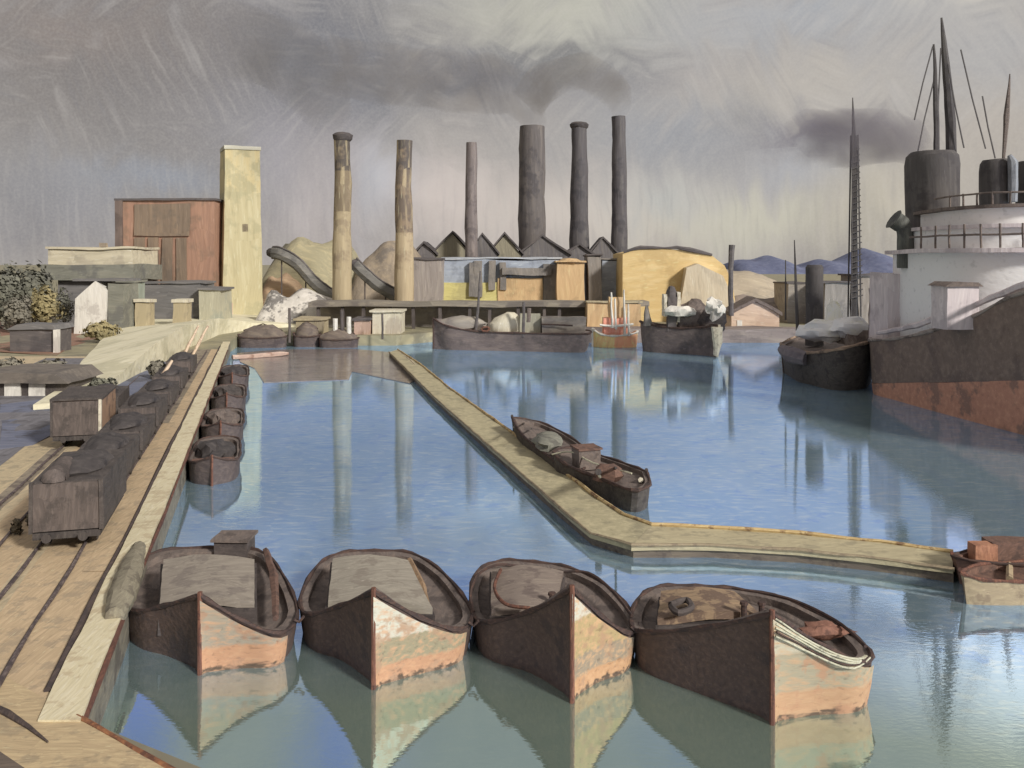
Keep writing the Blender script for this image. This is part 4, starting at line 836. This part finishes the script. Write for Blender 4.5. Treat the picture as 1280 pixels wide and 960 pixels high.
# trees and bushes
M_leafD = M('leaf_dark', (104, 104, 92), (122, 122, 104), (88, 88, 84), s=.6, d='n', swing=3, bump=.3, k=1.15)
M_leafO = M('leaf_olive', (146, 134, 92), (164, 150, 102), (120, 114, 86), s=.6, d='n', swing=3, bump=.3, k=1.15)
M_leafG = M('leaf_grey', (118, 114, 102), (134, 128, 112), (98, 94, 88), s=.6, d='n', swing=3, bump=.3, k=1.15)
M_bark = M('bark', (96, 84, 74), s=.3, d='z')
def tree(name, lab, px, pyb, pyt, wpx, mat, n=420, group=None, seed=1):
    Y = (H-QZ)*F/(pyb-HY); b_ = P(px, pyb, Y); top = P(px, pyt, Y).z; r_ = wpx/F*Y/2; hh = top-QZ
    t = thing(name, lab, 'tree' if name == 'tree' else 'bush', b_, 0, group)
    part('trunk', MB().tube([b_, b_+Vector((r_*.05, 0, hh*.3)), b_+Vector((-r_*.05, 0, hh*.75))], [r_*.10+.06, r_*.07+.05, .05], n=7), M_bark, t)
    for k_ in range(3):
        a_ = k_*2.1+seed; part('limb', MB().tube([b_+Vector((0, 0, hh*.25)), b_+Vector((math.cos(a_)*r_*.5, math.sin(a_)*r_*.3, hh*.6))], [r_*.05+.04, .03], n=5), M_bark, t)
    foliage('crown', b_+Vector((0, 0, hh*.58)), (r_, r_*.8, hh*.46), int(n*2.6), max(.16, r_*.13), mat, t, seed)
TG = 'trees and bushes on the left bank'
tree('tree', 'dark grey-green tree at the far left behind the red earth', 8, 412, 336, 40, M_leafD, 700, TG, 3)
tree('tree', 'dark tree in front of the flat house, right of the far left one', 42, 410, 338, 46, M_leafD, 700, TG, 4)
tree('bush', 'olive bush glowing ochre under the grey-green balcony', 56, 414, 362, 36, M_leafO, 500, TG, 5)
tree('bush', 'olive-grey bush under the dark trees at the left edge', 22, 416, 372, 36, M_leafG, 500, TG, 6)
tree('bush', 'round dark bush against the left side of the white cottage', 80, 412, 366, 22, M_leafD, 350, TG, 7)
tree('bush', 'olive bush between the white cottage and the gateposts', 150, 408, 376, 34, M_leafO, 400, TG, 8)
tree('bush', 'grey-green bush between the two ochre gateposts', 203, 404, 372, 34, M_leafG, 400, TG, 9)
tree('bush', 'dark bush at the foot of the warehouse', 246, 402, 372, 24, M_leafD, 300, TG, 10)
tree('bush', 'low pale olive bush below the white cottage', 126, 428, 404, 40, M_leafO, 400, TG, 11)
tree('bush', 'grey bush above the long dark shed, by the blue hollow', 62, 476, 452, 46, M_leafG, 500, TG, 12)
tree('bush', 'grey bush at the left edge above the long dark shed', 12, 478, 450, 40, M_leafG, 500, TG, 13)
tree('bush', 'dark bush at the near end of the pale embankment', 128, 500, 474, 34, M_leafD, 400, TG, 14)
tree('bush', 'dark bush beside the farther coal wagons under the pale embankment', 196, 474, 452, 22, M_leafG, 350, TG, 15)

# pink hut, posts
Y = 141; x0, x1 = (914-640)/F*Y, (974-640)/F*Y; ze, zp = P(0, 392, Y).z, P(0, 375, Y).z
t = thing('hut', 'small pink gabled hut with a dark roof on the shore', 'hut', ((x0+x1)/2, Y+3, QZ))
part('wall', MB().profile_x([(x0, QZ), (x1, QZ), (x1, ze), ((x0+x1)/2, zp-.2), (x0, ze)][::-1], Y, Y+5), M('hut_pink', (214, 186, 160), (224, 198, 172), (200, 170, 146), s=.7, d='x'), t, jit=.15, seg=2)
part('roof', MB().profile_x([(x0-.4, ze-.3), ((x0+x1)/2, zp-.18), (x1+.4, ze-.3), (x1+.4, ze+.3), ((x0+x1)/2, zp+.4), (x0-.4, ze+.3)][::-1], Y-.5, Y+5.4), M_deck, t, jit=.15, seg=1.5)
part('door', MB().box((x0+x1)/2-2.9, (x0+x1)/2-2.1, Y-.06, Y+.1, QZ, QZ+1.5), M_white, t, jit=.05)
o = part('post', MB().tube([P(914, 395, 138), P(913, 340, 138), P(915, 306, 138)], [.42, .38, .5], n=8), M_dkroof, jit=.1, seg=1); tag(o, 'tall thick dark post standing left of the pink hut', 'post')
M_shore = M('shore_grey', (136, 124, 120), (154, 142, 132), (112, 102, 100), s=.8, d='x')
o = part('shore_quay', MB().box((700-640)/F*134, (1010-640)/F*134, 134, 140, -.5, 2.1), M_shore, jit=.25, seg=3); tag(o, 'low mauve-grey shore quay running below the yellow shed and the hut', 'quay')

# hills
M_hill = M('hill_blue', (104, 112, 144), (122, 128, 156), (92, 96, 124), s=6, d='z', swing=.6, bump=.2)
mb = MB(); n = 46; X0, X1 = (930-640)/F*900, (1160-640)/F*900; v = []
for j in range(5):
    for i in range(n+1):
        u = i/n; px = 930+230*u
        top = 12+(330-(322-6*math.sin(u*9)-5*math.sin(u*23+1)+4*math.sin(u*5)))/F*900
        top *= min(1, u*7)**.5
        v.append((X0+(X1-X0)*u, 900+j*50, [-2, .75, 1, .7, -2][j]*(top if 0 < j < 4 else 1)))
mb.add(v, [(j*(n+1)+i, j*(n+1)+i+1, (j+1)*(n+1)+i+1, (j+1)*(n+1)+i) for j in range(4) for i in range(n)])
struct(part('hills', mb, M_hill, smooth=70))

# ------------------------------------------------------------------ vessels across the middle
mw = M('hull_mauve', (112, 100, 98), (130, 116, 110), (92, 84, 84), s=.5, d='x', swing=.3)
def fboat(name, lab, cat, near, far, zs, wl, mats, **k):
    pass
# coaster alongside the wharf
YB = 122
def XB(px, Y=YB): return (px-640)/F*Y
t = thing('coasting_barge', 'long mauve-brown sailing barge with a cream cabin moored below the blue shed', 'boat', (XB(640), YB+3, 0))
gun = [(XB(540), YB+2.2, 4.3), (XB(560), YB+.6, 3.3), (XB(600), YB, 2.6), (XB(660), YB-1.5, 2.5), (XB(725), YB-3, 2.5), (XB(737), YB-1.5, 2.6), (XB(735), YB+2, 2.6), (XB(690), YB+4.2, 2.5), (XB(620), YB+5, 2.6), (XB(565), YB+4, 3.2)]
hull(t, [Vector(g) for g in gun], Vector((XB(540), YB+2.2, 0)), dict(hull=mw, deck=M_shore, rim=M_rim, stem=M_rim), rim=.14, jit=.08)
part('cabin', MB().blob((XB(634), YB+2, 2.6), (2.6, 1.6, 2.6), n=16, m=8, amp=.06, z0=-.1), M_cream, t, jit=.12, seg=.8)
part('deck_house', MB().box(XB(650), XB(676), YB+.6, YB+3, 2.3, 5.0), M('house_sage', (176, 172, 150), (190, 186, 164), (156, 150, 136), s=.5, d='z'), t, jit=.12, seg=1)
part('deck_house', MB().box(XB(677), XB(732), YB-.6, YB+2.4, 2.3, 4.6), M_whf, t, jit=.15, seg=1.2)
part('house_rail', MB().tube([(XB(676), YB-1, 3.7), (XB(715), YB-1.5, 3.6)], .12, n=5), M_rim, t, jit=.05, seg=1)
part('sail_cover', MB().blob((XB(578), YB+2, 3.6), (3.4, 1.2, 1.1), n=14, m=6, amp=.2), M_whf, t, jit=.12, seg=.8)
part('mast', MB().tube([(XB(594), YB+1, 2), (XB(597), YB+1, 6), (XB(600), YB+1, 11)], [.22, .2, .12], n=6), M_dkroof, t, jit=.06, seg=1)
part('post', MB().tube([(XB(654), YB-1.2, 2), (XB(655), YB-1.2, 6.8)], .22, n=6), M_dkroof, t, jit=.08, seg=1)
part('post', MB().tube([(XB(660), YB-1.2, 4), (XB(661), YB-1.2, 6)], .3, n=6), M_deck, t, jit=.08, seg=1)
part('life_ring', MB().tube([(XB(607)+.6*math.cos(a_), YB-.4, 3.0+.3*math.sin(a_)) for a_ in (0, 1, 2, 3, 4, 5, 6.28)], .14, n=5), M_stem, t)
# orange tug
YB = 126
t = thing('tugboat', 'small orange-red tug with white rails and masts, glowing beside the yellow shed', 'boat', (XB(768, YB), YB+2, 0))
gun = [(XB(742, YB), YB+1.5, 2.6), (XB(752, YB), YB+.2, 1.9), (XB(770, YB), YB, 1.7), (XB(792, YB), YB+.3, 2.0), (XB(799, YB), YB+1.6, 2.3), (XB(788, YB), YB+3, 1.8), (XB(755, YB), YB+3, 1.8)]
M_tor = M('tug_orange', (226, 156, 96), (236, 184, 112), (214, 124, 92), s=.5, d='z', swing=.5, k=1.7)
M_tred = M('tug_red', (212, 128, 106), (224, 150, 124), (226, 170, 120), s=.4, d='z', swing=.5, k=1.6)
hull(t, [Vector(g) for g in gun], Vector((XB(742, YB), YB+1.5, 0)), dict(hull=M_tor, deck=M_or, rim=M_white, stem=M_white), rim=.16, jit=.08)
part('cabin', MB().box(XB(755, YB), XB(786, YB), YB+.6, YB+2.4, 1.8, 4.2), M_tred, t, jit=.15, seg=.8)
part('wheelhouse', MB().box(XB(762, YB), XB(780, YB), YB+.8, YB+2.2, 4.203, 7.2), M_or, t, jit=.15, seg=.8)
part('cabin_rail', MB().tube([(XB(750, YB), YB+.1, 3.3), (XB(768, YB), YB, 3.1), (XB(792, YB), YB+.1, 3.4)], .18, n=5), M_white, t, jit=.08, seg=.8)
for px, a_, b_ in [(765, 366, 410), (770, 374, 412), (781, 362, 418), (786, 380, 420)]:
    part('mast', MB().tube([P(px, b_, YB), P(px-1, a_, YB)], [.2, .12], n=5), M_white, t, jit=.1, seg=.8)
blk('ochre_quay_store', 'orange-tan store on the quay behind the orange tug', 'shed', 735, 800, 377, 141.2-2, 4, M_or, roof=M_ochre)
# fishing boat
YB = 118
t = thing('fishing_boat', 'dark fishing boat with a pale stem, white canvas and small cabin', 'boat', (XB(848, YB), YB+1, 0))
gun = [(XB(888, YB), YB-5, 4.1), (XB(874, YB), YB-2.6, 3.7), (XB(846, YB), YB-.6, 3.4), (XB(816, YB), YB+1.6, 3.7), (XB(806, YB), YB+4, 4.0), (XB(816, YB), YB+5.5, 3.8), (XB(850, YB), YB+4.5, 3.4), (XB(880, YB), YB+1, 3.7)]
hull(t, [Vector(g) for g in gun], Vector((XB(886, YB), YB-4.6, 0)), dict(hull=mw, deck=M_deck, rim=M_rim, stem=M_pale), rim=.16, jit=.08)
part('bow_panel', MB().tube([(XB(885, YB), YB-5.1, 3.9), (XB(886, YB), YB-5.1, 2), (XB(884, YB), YB-4.9, .2)], [.75, .6, .35], n=8), M_pale, t, jit=.1, seg=.6)
part('cabin', MB().box(XB(835, YB), XB(846, YB), YB, YB+1.6, 3, 7.6), M_dkroof, t, jit=.12, seg=.8)
part('cabin_roof', MB().blob((XB(840.5, YB), YB+.8, 7.6), (.8, 1, 1.5), n=12, m=6, amp=.05), M_dkroof, t)
part('cabin_side', MB().box(XB(846.5, YB), XB(851, YB), YB-.1, YB+1.6, 4.2, 8.2), M_pale, t, jit=.12, seg=.6)
part('cabin_side', MB().box(XB(830, YB), XB(834, YB), YB-.1, YB+1.6, 5, 8.0), M_pale, t, jit=.12, seg=.6)
part('canvas', MB().blob((XB(848, YB), YB-.9, 5.7), (2.1, 1.0, .7), n=14, m=6, amp=.2), M_white, t, jit=.15, seg=.6)
part('canvas', MB().blob((XB(888, YB), YB-3.2, 6.2), (1.0, .7, 1.2), n=12, m=8, amp=.5), M_white, t, jit=.2, seg=.6)
part('net_pile', MB().blob((XB(870, YB), YB+.5, 4.8), (2.4, 1.4, 2.3), n=14, m=6, amp=.25), M_deck, t, jit=.15, seg=.8)
part('net_pile', MB().blob((XB(888, YB), YB-.5, 4.3), (2.0, 1.2, 1.8), n=14, m=6, amp=.25), M_coam, t, jit=.15, seg=.8)
part('bollard', MB().tube([(XB(813, YB), YB+2, 3.6), (XB(811, YB), YB+2, 6.4)], [.7, .15], n=6), M_gr, t, jit=.1, seg=.6)

# ------------------------------------------------------------------ steamer and tender on the right
M_shull = M('steamer_hull', (98, 84, 76), (112, 98, 88), (84, 72, 68), s=.45, d='x', swing=.3, bump=.3, k=1.7)
M_boot = M('boot_topping', (160, 112, 90), (174, 126, 100), (112, 88, 78), s=.4, d='x', swing=.4, bump=.3, k=1.5)
M_sw = M('steamer_white', (236, 222, 202), (240, 230, 214), (228, 210, 192), s=.5, d='x', swing=.6, bump=.25, k=1.9)
M_lil = M('steamer_lilac', (182, 172, 174), (198, 188, 188), (158, 148, 152), s=.45, d='z', swing=.4, k=1.4)
M_fun = M('funnel_black', (88, 84, 84), (102, 98, 96), (76, 72, 74), s=.4, d='z', swing=.2, bump=.3)
t = thing('steamship', 'large dark steamer with red waterline, white rounded upper decks and black funnels', 'ship', (42, 68, 0))
side = [(33.4, 82.3, 4.9), (33.5, 78, 5.3), (34.0, 73, 6.2), (34.8, 67, 7.8), (35.7, 61.4, 10.0), (36.8, 55, 10.2), (39.5, 48, 9.0)]
oth = [(46, 43, 7.5), (52, 48, 6.5), (54, 58, 6), (54, 72, 5.5), (52, 84, 5.2), (46, 90, 5.2), (38, 88, 5)]
ring = crom([Vector(p) for p in side+oth], 4, closed=True); cen = sum(ring, Vector())/len(ring)
def srings(zf, k):
    return [Vector((cen.x+(p.x-cen.x)*k, cen.y+(p.y-cen.y)*k, zf(p))) for p in ring]
bt = lambda p: .9+3.0*max(0, min(1.25, (82-p.y)/21))
part('hull', MB().rings([srings(lambda p: bt(p)+.003, .985), srings(lambda p: (bt(p)+p.z)/2, .992), srings(lambda p: p.z, 1.0)], False, False), M_shull, t, jit=.06, seg=2.5, smooth=40)
part('boot_topping', MB().rings([srings(lambda p: -1, .965), srings(lambda p: bt(p), .984)], True, False), M_boot, t, jit=.05, seg=2.5, smooth=40)
part('deck', MB().rings([srings(lambda p: p.z-.35, .985), srings(lambda p: p.z-.5, .6)], False, True), M_deck, t)
part('gunwale', MB().tube([p+Vector((0, 0, .05)) for p in ring]+[ring[0]], [.14+.06*math.sin(i*1.7) for i in range(len(ring)+1)], n=6), M('gunwale_mauve', (150, 138, 132), (172, 160, 150), (96, 84, 80), s=.3, d='xy'), t)
# rounded tiers of the superstructure
def tier(zb, zt_, r, mat, name='tier', cx=45.4, cy=76, sy=.85, px=40):
    n = 40; se = lambda v: math.copysign(abs(v)**.55, v)
    o1 = [Vector((cx+r*se(math.cos(2*math.pi*k/n)), cy+r*sy*se(math.sin(2*math.pi*k/n))-(.12*r*se(math.cos(2*math.pi*k/n))), 0)) for k in range(n)]
    return part(name, MB().rings([[Vector((p.x, p.y, zb)) for p in o1], [Vector((p.x, p.y, (zb+zt_)/2)) for p in o1], [Vector((p.x, p.y, zt_)) for p in o1]]), mat, t, jit=.08, seg=2.5, smooth=30)
def SP(r, a, cy, z):
    se = lambda v: math.copysign(abs(v)**.55, v)
    return Vector((45.4+r*se(math.cos(a)), cy+r*.85*se(math.sin(a))-.12*r*se(math.cos(a)), z))
tier(5, 12.9, 10.2, M_sw, 'main_house')
tier(12.903, 13.25, 11.0, M_lil, 'promenade_deck', cy=75.6)
tier(13.253, 14.9, 9.6, M_sw, 'upper_house')
tier(14.903, 15.2, 9.9, M_lil, 'boat_deck', cy=75.7)
tier(15.203, 16.5, 8.2, M_sw, 'bridge_house')
tier(16.503, 16.75, 8.8, M_deck, 'bridge_deck', cy=75.8)
for k in range(9):
    a_ = math.pi*(1.02+.06*k); p = SP(10.6, a_, 75.6, 13.25)
    part('stanchion', MB().tube([p, p+Vector((0, 0, 1.9))], .09, n=5), M_deck, t, jit=.06, seg=.8)
for k in range(6):
    a_ = math.pi*(1.05+.07*k); p = SP(8.5, a_, 75.8, 16.7)
    part('stanchion', MB().tube([p, p+Vector((0, 0, 1.1))], .09, n=5), M_deck, t, jit=.06, seg=.6)
part('rail', MB().tube([SP(10.6, a, 75.6, 14.3) for a in [math.pi*(1+.04*k) for k in range(14)]], .09, n=5), M_deck, t, jit=.06, seg=1)
part('rail', MB().tube([SP(8.5, a, 75.8, 17.7) for a in [math.pi*(1+.04*k) for k in range(14)]], .08, n=5), M_deck, t, jit=.06, seg=1)
Yd = 66.5
part('companionway', MB().box((1184-640)/F*Yd, (1224-640)/F*Yd, Yd, Yd+2.5, 7, P(0, 357, Yd).z), M_lil, t, jit=.07, seg=.8)
part('companionway_roof', MB().profile_x([((1180-640)/F*Yd, P(0, 358, Yd).z), ((1228-640)/F*Yd, P(0, 358, Yd).z), ((1222-640)/F*Yd, P(0, 353, Yd).z), ((1190-640)/F*Yd, P(0, 352, Yd).z)][::-1], Yd-.2, Yd+2.7), M_deck, t, jit=.05, seg=.8)
part('deck_house', MB().box((1110-640)/F*80, (1158-640)/F*80, 80, 84, 4.6, P(0, 342, 80).z), M_lil, t, jit=.18, seg=1)
part('deck_house', MB().box((1096-640)/F*84, (1118-640)/F*84, 83, 86, 4.6, P(0, 362, 84).z), M('dh_brown', (140, 126, 122), (158, 144, 136), (116, 104, 104), s=.4, d='z'), t, jit=.18, seg=1)
part('bulwark', MB().tube([Vector((33.6, 81, 5.6)), Vector((34.2, 74, 6.9)), Vector((35.2, 66.5, 9.0)), Vector((36, 61, 10.7))], [.16, .28, .22, .3], n=6), M_lil, t, jit=.12, seg=1)
def funnel(px0, px1, pyt, pyb, Y, nm='funnel'):
    x = ((px0+px1)/2-640)/F*Y; r = (px1-px0)/2/F*Y; zt_ = P(0, pyt, Y).z; zb = P(0, pyb, Y).z
    part(nm, MB().lathe([(r*.92, zb), (r*.98, zb+(zt_-zb)*.5), (r, zt_-1.2), (r*.95, zt_-.4), (r*.8, zt_)], (x, Y), n=24, sy=1.1), M_fun, t, jit=.08, seg=1.5)
funnel(1134, 1196, 190, 322, 82); funnel(1226, 1262, 200, 300, 90); funnel(1272, 1310, 202, 300, 92)
part('funnel_pipe', MB().tube([P(1266, 252, 88), P(1266, 202, 88), P(1262, 194, 88)], [.45, .5, .2], n=8), M('pipe_blue', (138, 142, 150), (156, 160, 166), s=.3, d='z'), t, jit=.05, seg=.8)
part('ventilator', MB().tube(crom([P(1132, 335, 79), P(1132, 300, 79), P(1129, 284, 79), P(1117, 274, 79)], 4), [.75]*5+[.72]*4+[.8]*3+[1.0], n=12), M('cowl_green', (94, 96, 92), (112, 114, 106), (78, 78, 78), s=.3, d='z'), t, jit=.05, seg=.8)
part('mast', MB().tube([P(1190, 240, 86), P(1188, 150, 86), P(1182, 80, 86), P(1177, 22, 86)], [.55, .5, .38, .1], n=8), M_fun, t, jit=.08, seg=1.5)
part('mast', MB().tube([P(1171, 215, 85), P(1170, 120, 85), P(1167, 55, 85)], [.3, .25, .1], n=6), M_fun, t, jit=.08, seg=1.5)
part('mast', MB().tube([P(1254, 205, 92), P(1258, 145, 92), P(1262, 92, 92)], [.14, .3, .06], n=6), M_deck, t, jit=.08, seg=1.5)
for a_, b_ in [((1166, 58), (1143, 150)), ((1167, 102), (1146, 196)), ((1185, 80), (1205, 185)), ((1201, 62), (1232, 186)), ((1228, 120), (1244, 198)), ((1176, 60), (1172, 190))]:
    part('stay', MB().tube([P(*a_, 85), P((a_[0]+b_[0])/2-1, (a_[1]+b_[1])/2, 85), P(*b_, 85)], .07, n=4), M_fun, t)

M_tcan = M('tug_canvas', (222, 216, 196), (234, 228, 210), (190, 182, 164), s=.3, d='xy', k=2.0)
# tender lying across the steamer's end
t = thing('tug', 'small dark tug with a rounded stern, black funnel and cream canvas beside the steamer', 'boat', (30, 92, 0))
gun = [G(976, 430, 3.3), G(990, 438, 3.2), G(1012, 441, 3.3), G(1040, 438, 3.9), G(1068, 432, 4.4), G(1096, 424, 4.7), G(1092, 414, 4.6), G(1040, 416, 3.9), G(1002, 419, 3.4)]
hull(t, gun, G(981, 466), dict(hull=M_bk, deck=M_deck, rim=M('rim_tan', (150, 126, 106), (176, 152, 128), (90, 76, 70), s=.3, d='xy'), stem=M_rim), rim=.16, jit=.07, flare=.86)
part('stern_plate', MB().tube([G(978, 437, 3.0), G(990, 444, 2.9), G(1008, 448, 2.7)], [.5, .9, .7], n=8), M('plate_mauve', (118, 110, 116), (130, 122, 126), s=.3, d='x'), t, jit=.06, seg=.8)
part('canvas', MB().blob(P(1030, 413, 90), (2.6, 1.6, 1.1), n=16, m=8, amp=.2), M_tcan, t, jit=.15, seg=.6)
part('canvas', MB().blob(P(1042, 400, 91), (.9, .9, 2.2), n=12, m=8, amp=.2), M('canvas_lime', (208, 206, 160), (220, 218, 178), s=.3, d='z', k=2.0), t, jit=.15, seg=.6)
part('canvas', MB().blob(P(1062, 408, 88), (1.9, 1.2, .9), n=12, m=8, amp=.25), M_tcan, t, jit=.15, seg=.6)
x = (1018-640)/F*95; part('funnel', MB().lathe([(.95, 3.2), (.9, 6), (.95, P(0, 334, 95).z), (.75, P(0, 331, 95).z)], (x, 95), n=14), M_fun, t, jit=.06, seg=1)
part('mast', MB().tube([P(997, 414, 95), P(995, 360, 95), P(993, 300, 95)], [.18, .16, .05], n=6), M_fun, t)
part('mast', MB().tube([P(982, 400, 97), P(982, 325, 97)], [.10, .06], n=5), M_fun, t)
part('deck_box', MB().box((1056-640)/F*88, (1090-640)/F*88, 87, 91, 3.9, P(0, 412, 88).z), M('dbox', (140, 126, 118), (170, 156, 146), (110, 98, 94), s=.3, d='z', swing=1), t, jit=.15, seg=.8)
# lattice mast standing behind the tug
Y = 104; t = thing('lattice_mast', 'tall dark ragged lattice mast rising behind the small tug', 'mast', (((1068-640)/F*Y), Y, QZ))
x = (1068-640)/F*Y; zt = P(0, 122, Y).z; zk = P(0, 190, Y).z
part('core', MB().tube([(x, Y, 0), (x, Y, zk), (x-.2, Y, zt)], [.38, .34, .05], n=6), M_fun, t, jit=.06, seg=1)
for sx_, sy_ in ((-1, -1), (1, -1), (1, 1), (-1, 1)): part('leg', MB().tube([(x+sx_*.62, Y+sy_*.6, 0), (x+sx_*.3, Y+sy_*.3, zk+2)], .10, n=4), M_fun, t)
for k in range(26):
    z = 8+(zk-8)*k/25; r = .62-.3*k/25+.1
    part('rung', MB().tube([(x-r, Y-r, z), (x+r, Y-r, z+.35)], .09, n=4), M_fun, t)
# shore buildings behind the tug
SB = 'grey sheds behind the small tug'
for a_, b_, yt, Y, m_, lab in [(1030, 1064, 352, 150, M_gr, 'grey shed behind the tug canvas'), (1072, 1112, 342, 150, M('shed_taupe', (142, 132, 122), s=.8, d='z'), 'taupe shed right of the lattice mast'), (985, 1008, 352, 156, M_whf, 'pale grey shed left of the tug funnel')]:
    blk('shore_shed', lab, 'shed', a_, b_, yt, Y, 8, m_, roof=M_dkroof, group=SB)

# ------------------------------------------------------------------ smoke
def smoke(name, lab, path, rad, dens, col, seed):
    h = MN(name+'_mat'); tcn = h.n('ShaderNodeTexCoord')
    nz = h.n('ShaderNodeTexNoise'); nz.inputs['Scale'].default_value = .16; nz.inputs['Detail'].default_value = 3; h.l(tcn.outputs['Object'], nz.inputs['Vector'])
    dn = h.mr(nz.outputs['Fac'], .28, .62, 0, dens)
    pv = h.n('ShaderNodeVolumePrincipled'); pv.inputs['Color'].default_value = (*col, 1); h.l(dn, pv.inputs['Density']); pv.inputs['Anisotropy'].default_value = .2
    o = h.n('ShaderNodeOutputMaterial'); h.l(pv.outputs[0], o.inputs['Volume'])
    ob = part(name, MB().tube(crom(path, 5), [rad[0]+(rad[1]-rad[0])*math.sin(math.pi*.5*min(1, i/((len(path)-1)*5)*1.2)) for i in range((len(path)-1)*5+1)], n=16), h.m, jit=1.4, seg=3, freq=.13, smooth=180)
    return tag(ob, lab, 'smoke', 'smoke from the chimneys')
SY = 201
smoke('smoke_plume', 'broad grey-brown smoke from the thickest chimney, trailing left across the sky', [P(665, 158, SY), P(663, 146, SY), P(655, 130, SY), P(640, 116, SY), P(600, 104, SY+4), P(545, 100, SY+8), P(480, 92, SY+12), P(410, 80, SY+16)], (2.6, 7.5), .055, (.42, .39, .38), 1)
smoke('smoke_plume', 'dark arching smoke from the chimney nearest the yellow dome', [P(774, 146, SY), P(776, 134, SY), P(770, 116, SY), P(750, 100, SY), P(718, 92, SY+2), P(686, 104, SY+3), P(660, 128, SY+3)], (1.3, 4.6), .13, (.42, .39, .37), 2)
smoke('smoke_plume', 'thin dark smoke rising left from the ochre chimney', [P(426, 166, 153), P(421, 152, 153), P(408, 132, 154), P(388, 104, 156), P(350, 70, 160), P(300, 50, 164)], (.8, 7.0), .05, (.36, .35, .36), 3)
smoke('smoke_plume', 'low purple-grey smoke drifting left from the steamer funnel to the lattice mast', [P(1160, 186, 84), P(1148, 176, 85), P(1120, 166, 87), P(1085, 168, 90), P(1045, 172, 93), P(1005, 166, 96)], (1.4, 2.9), .22, (.36, .33, .38), 4)
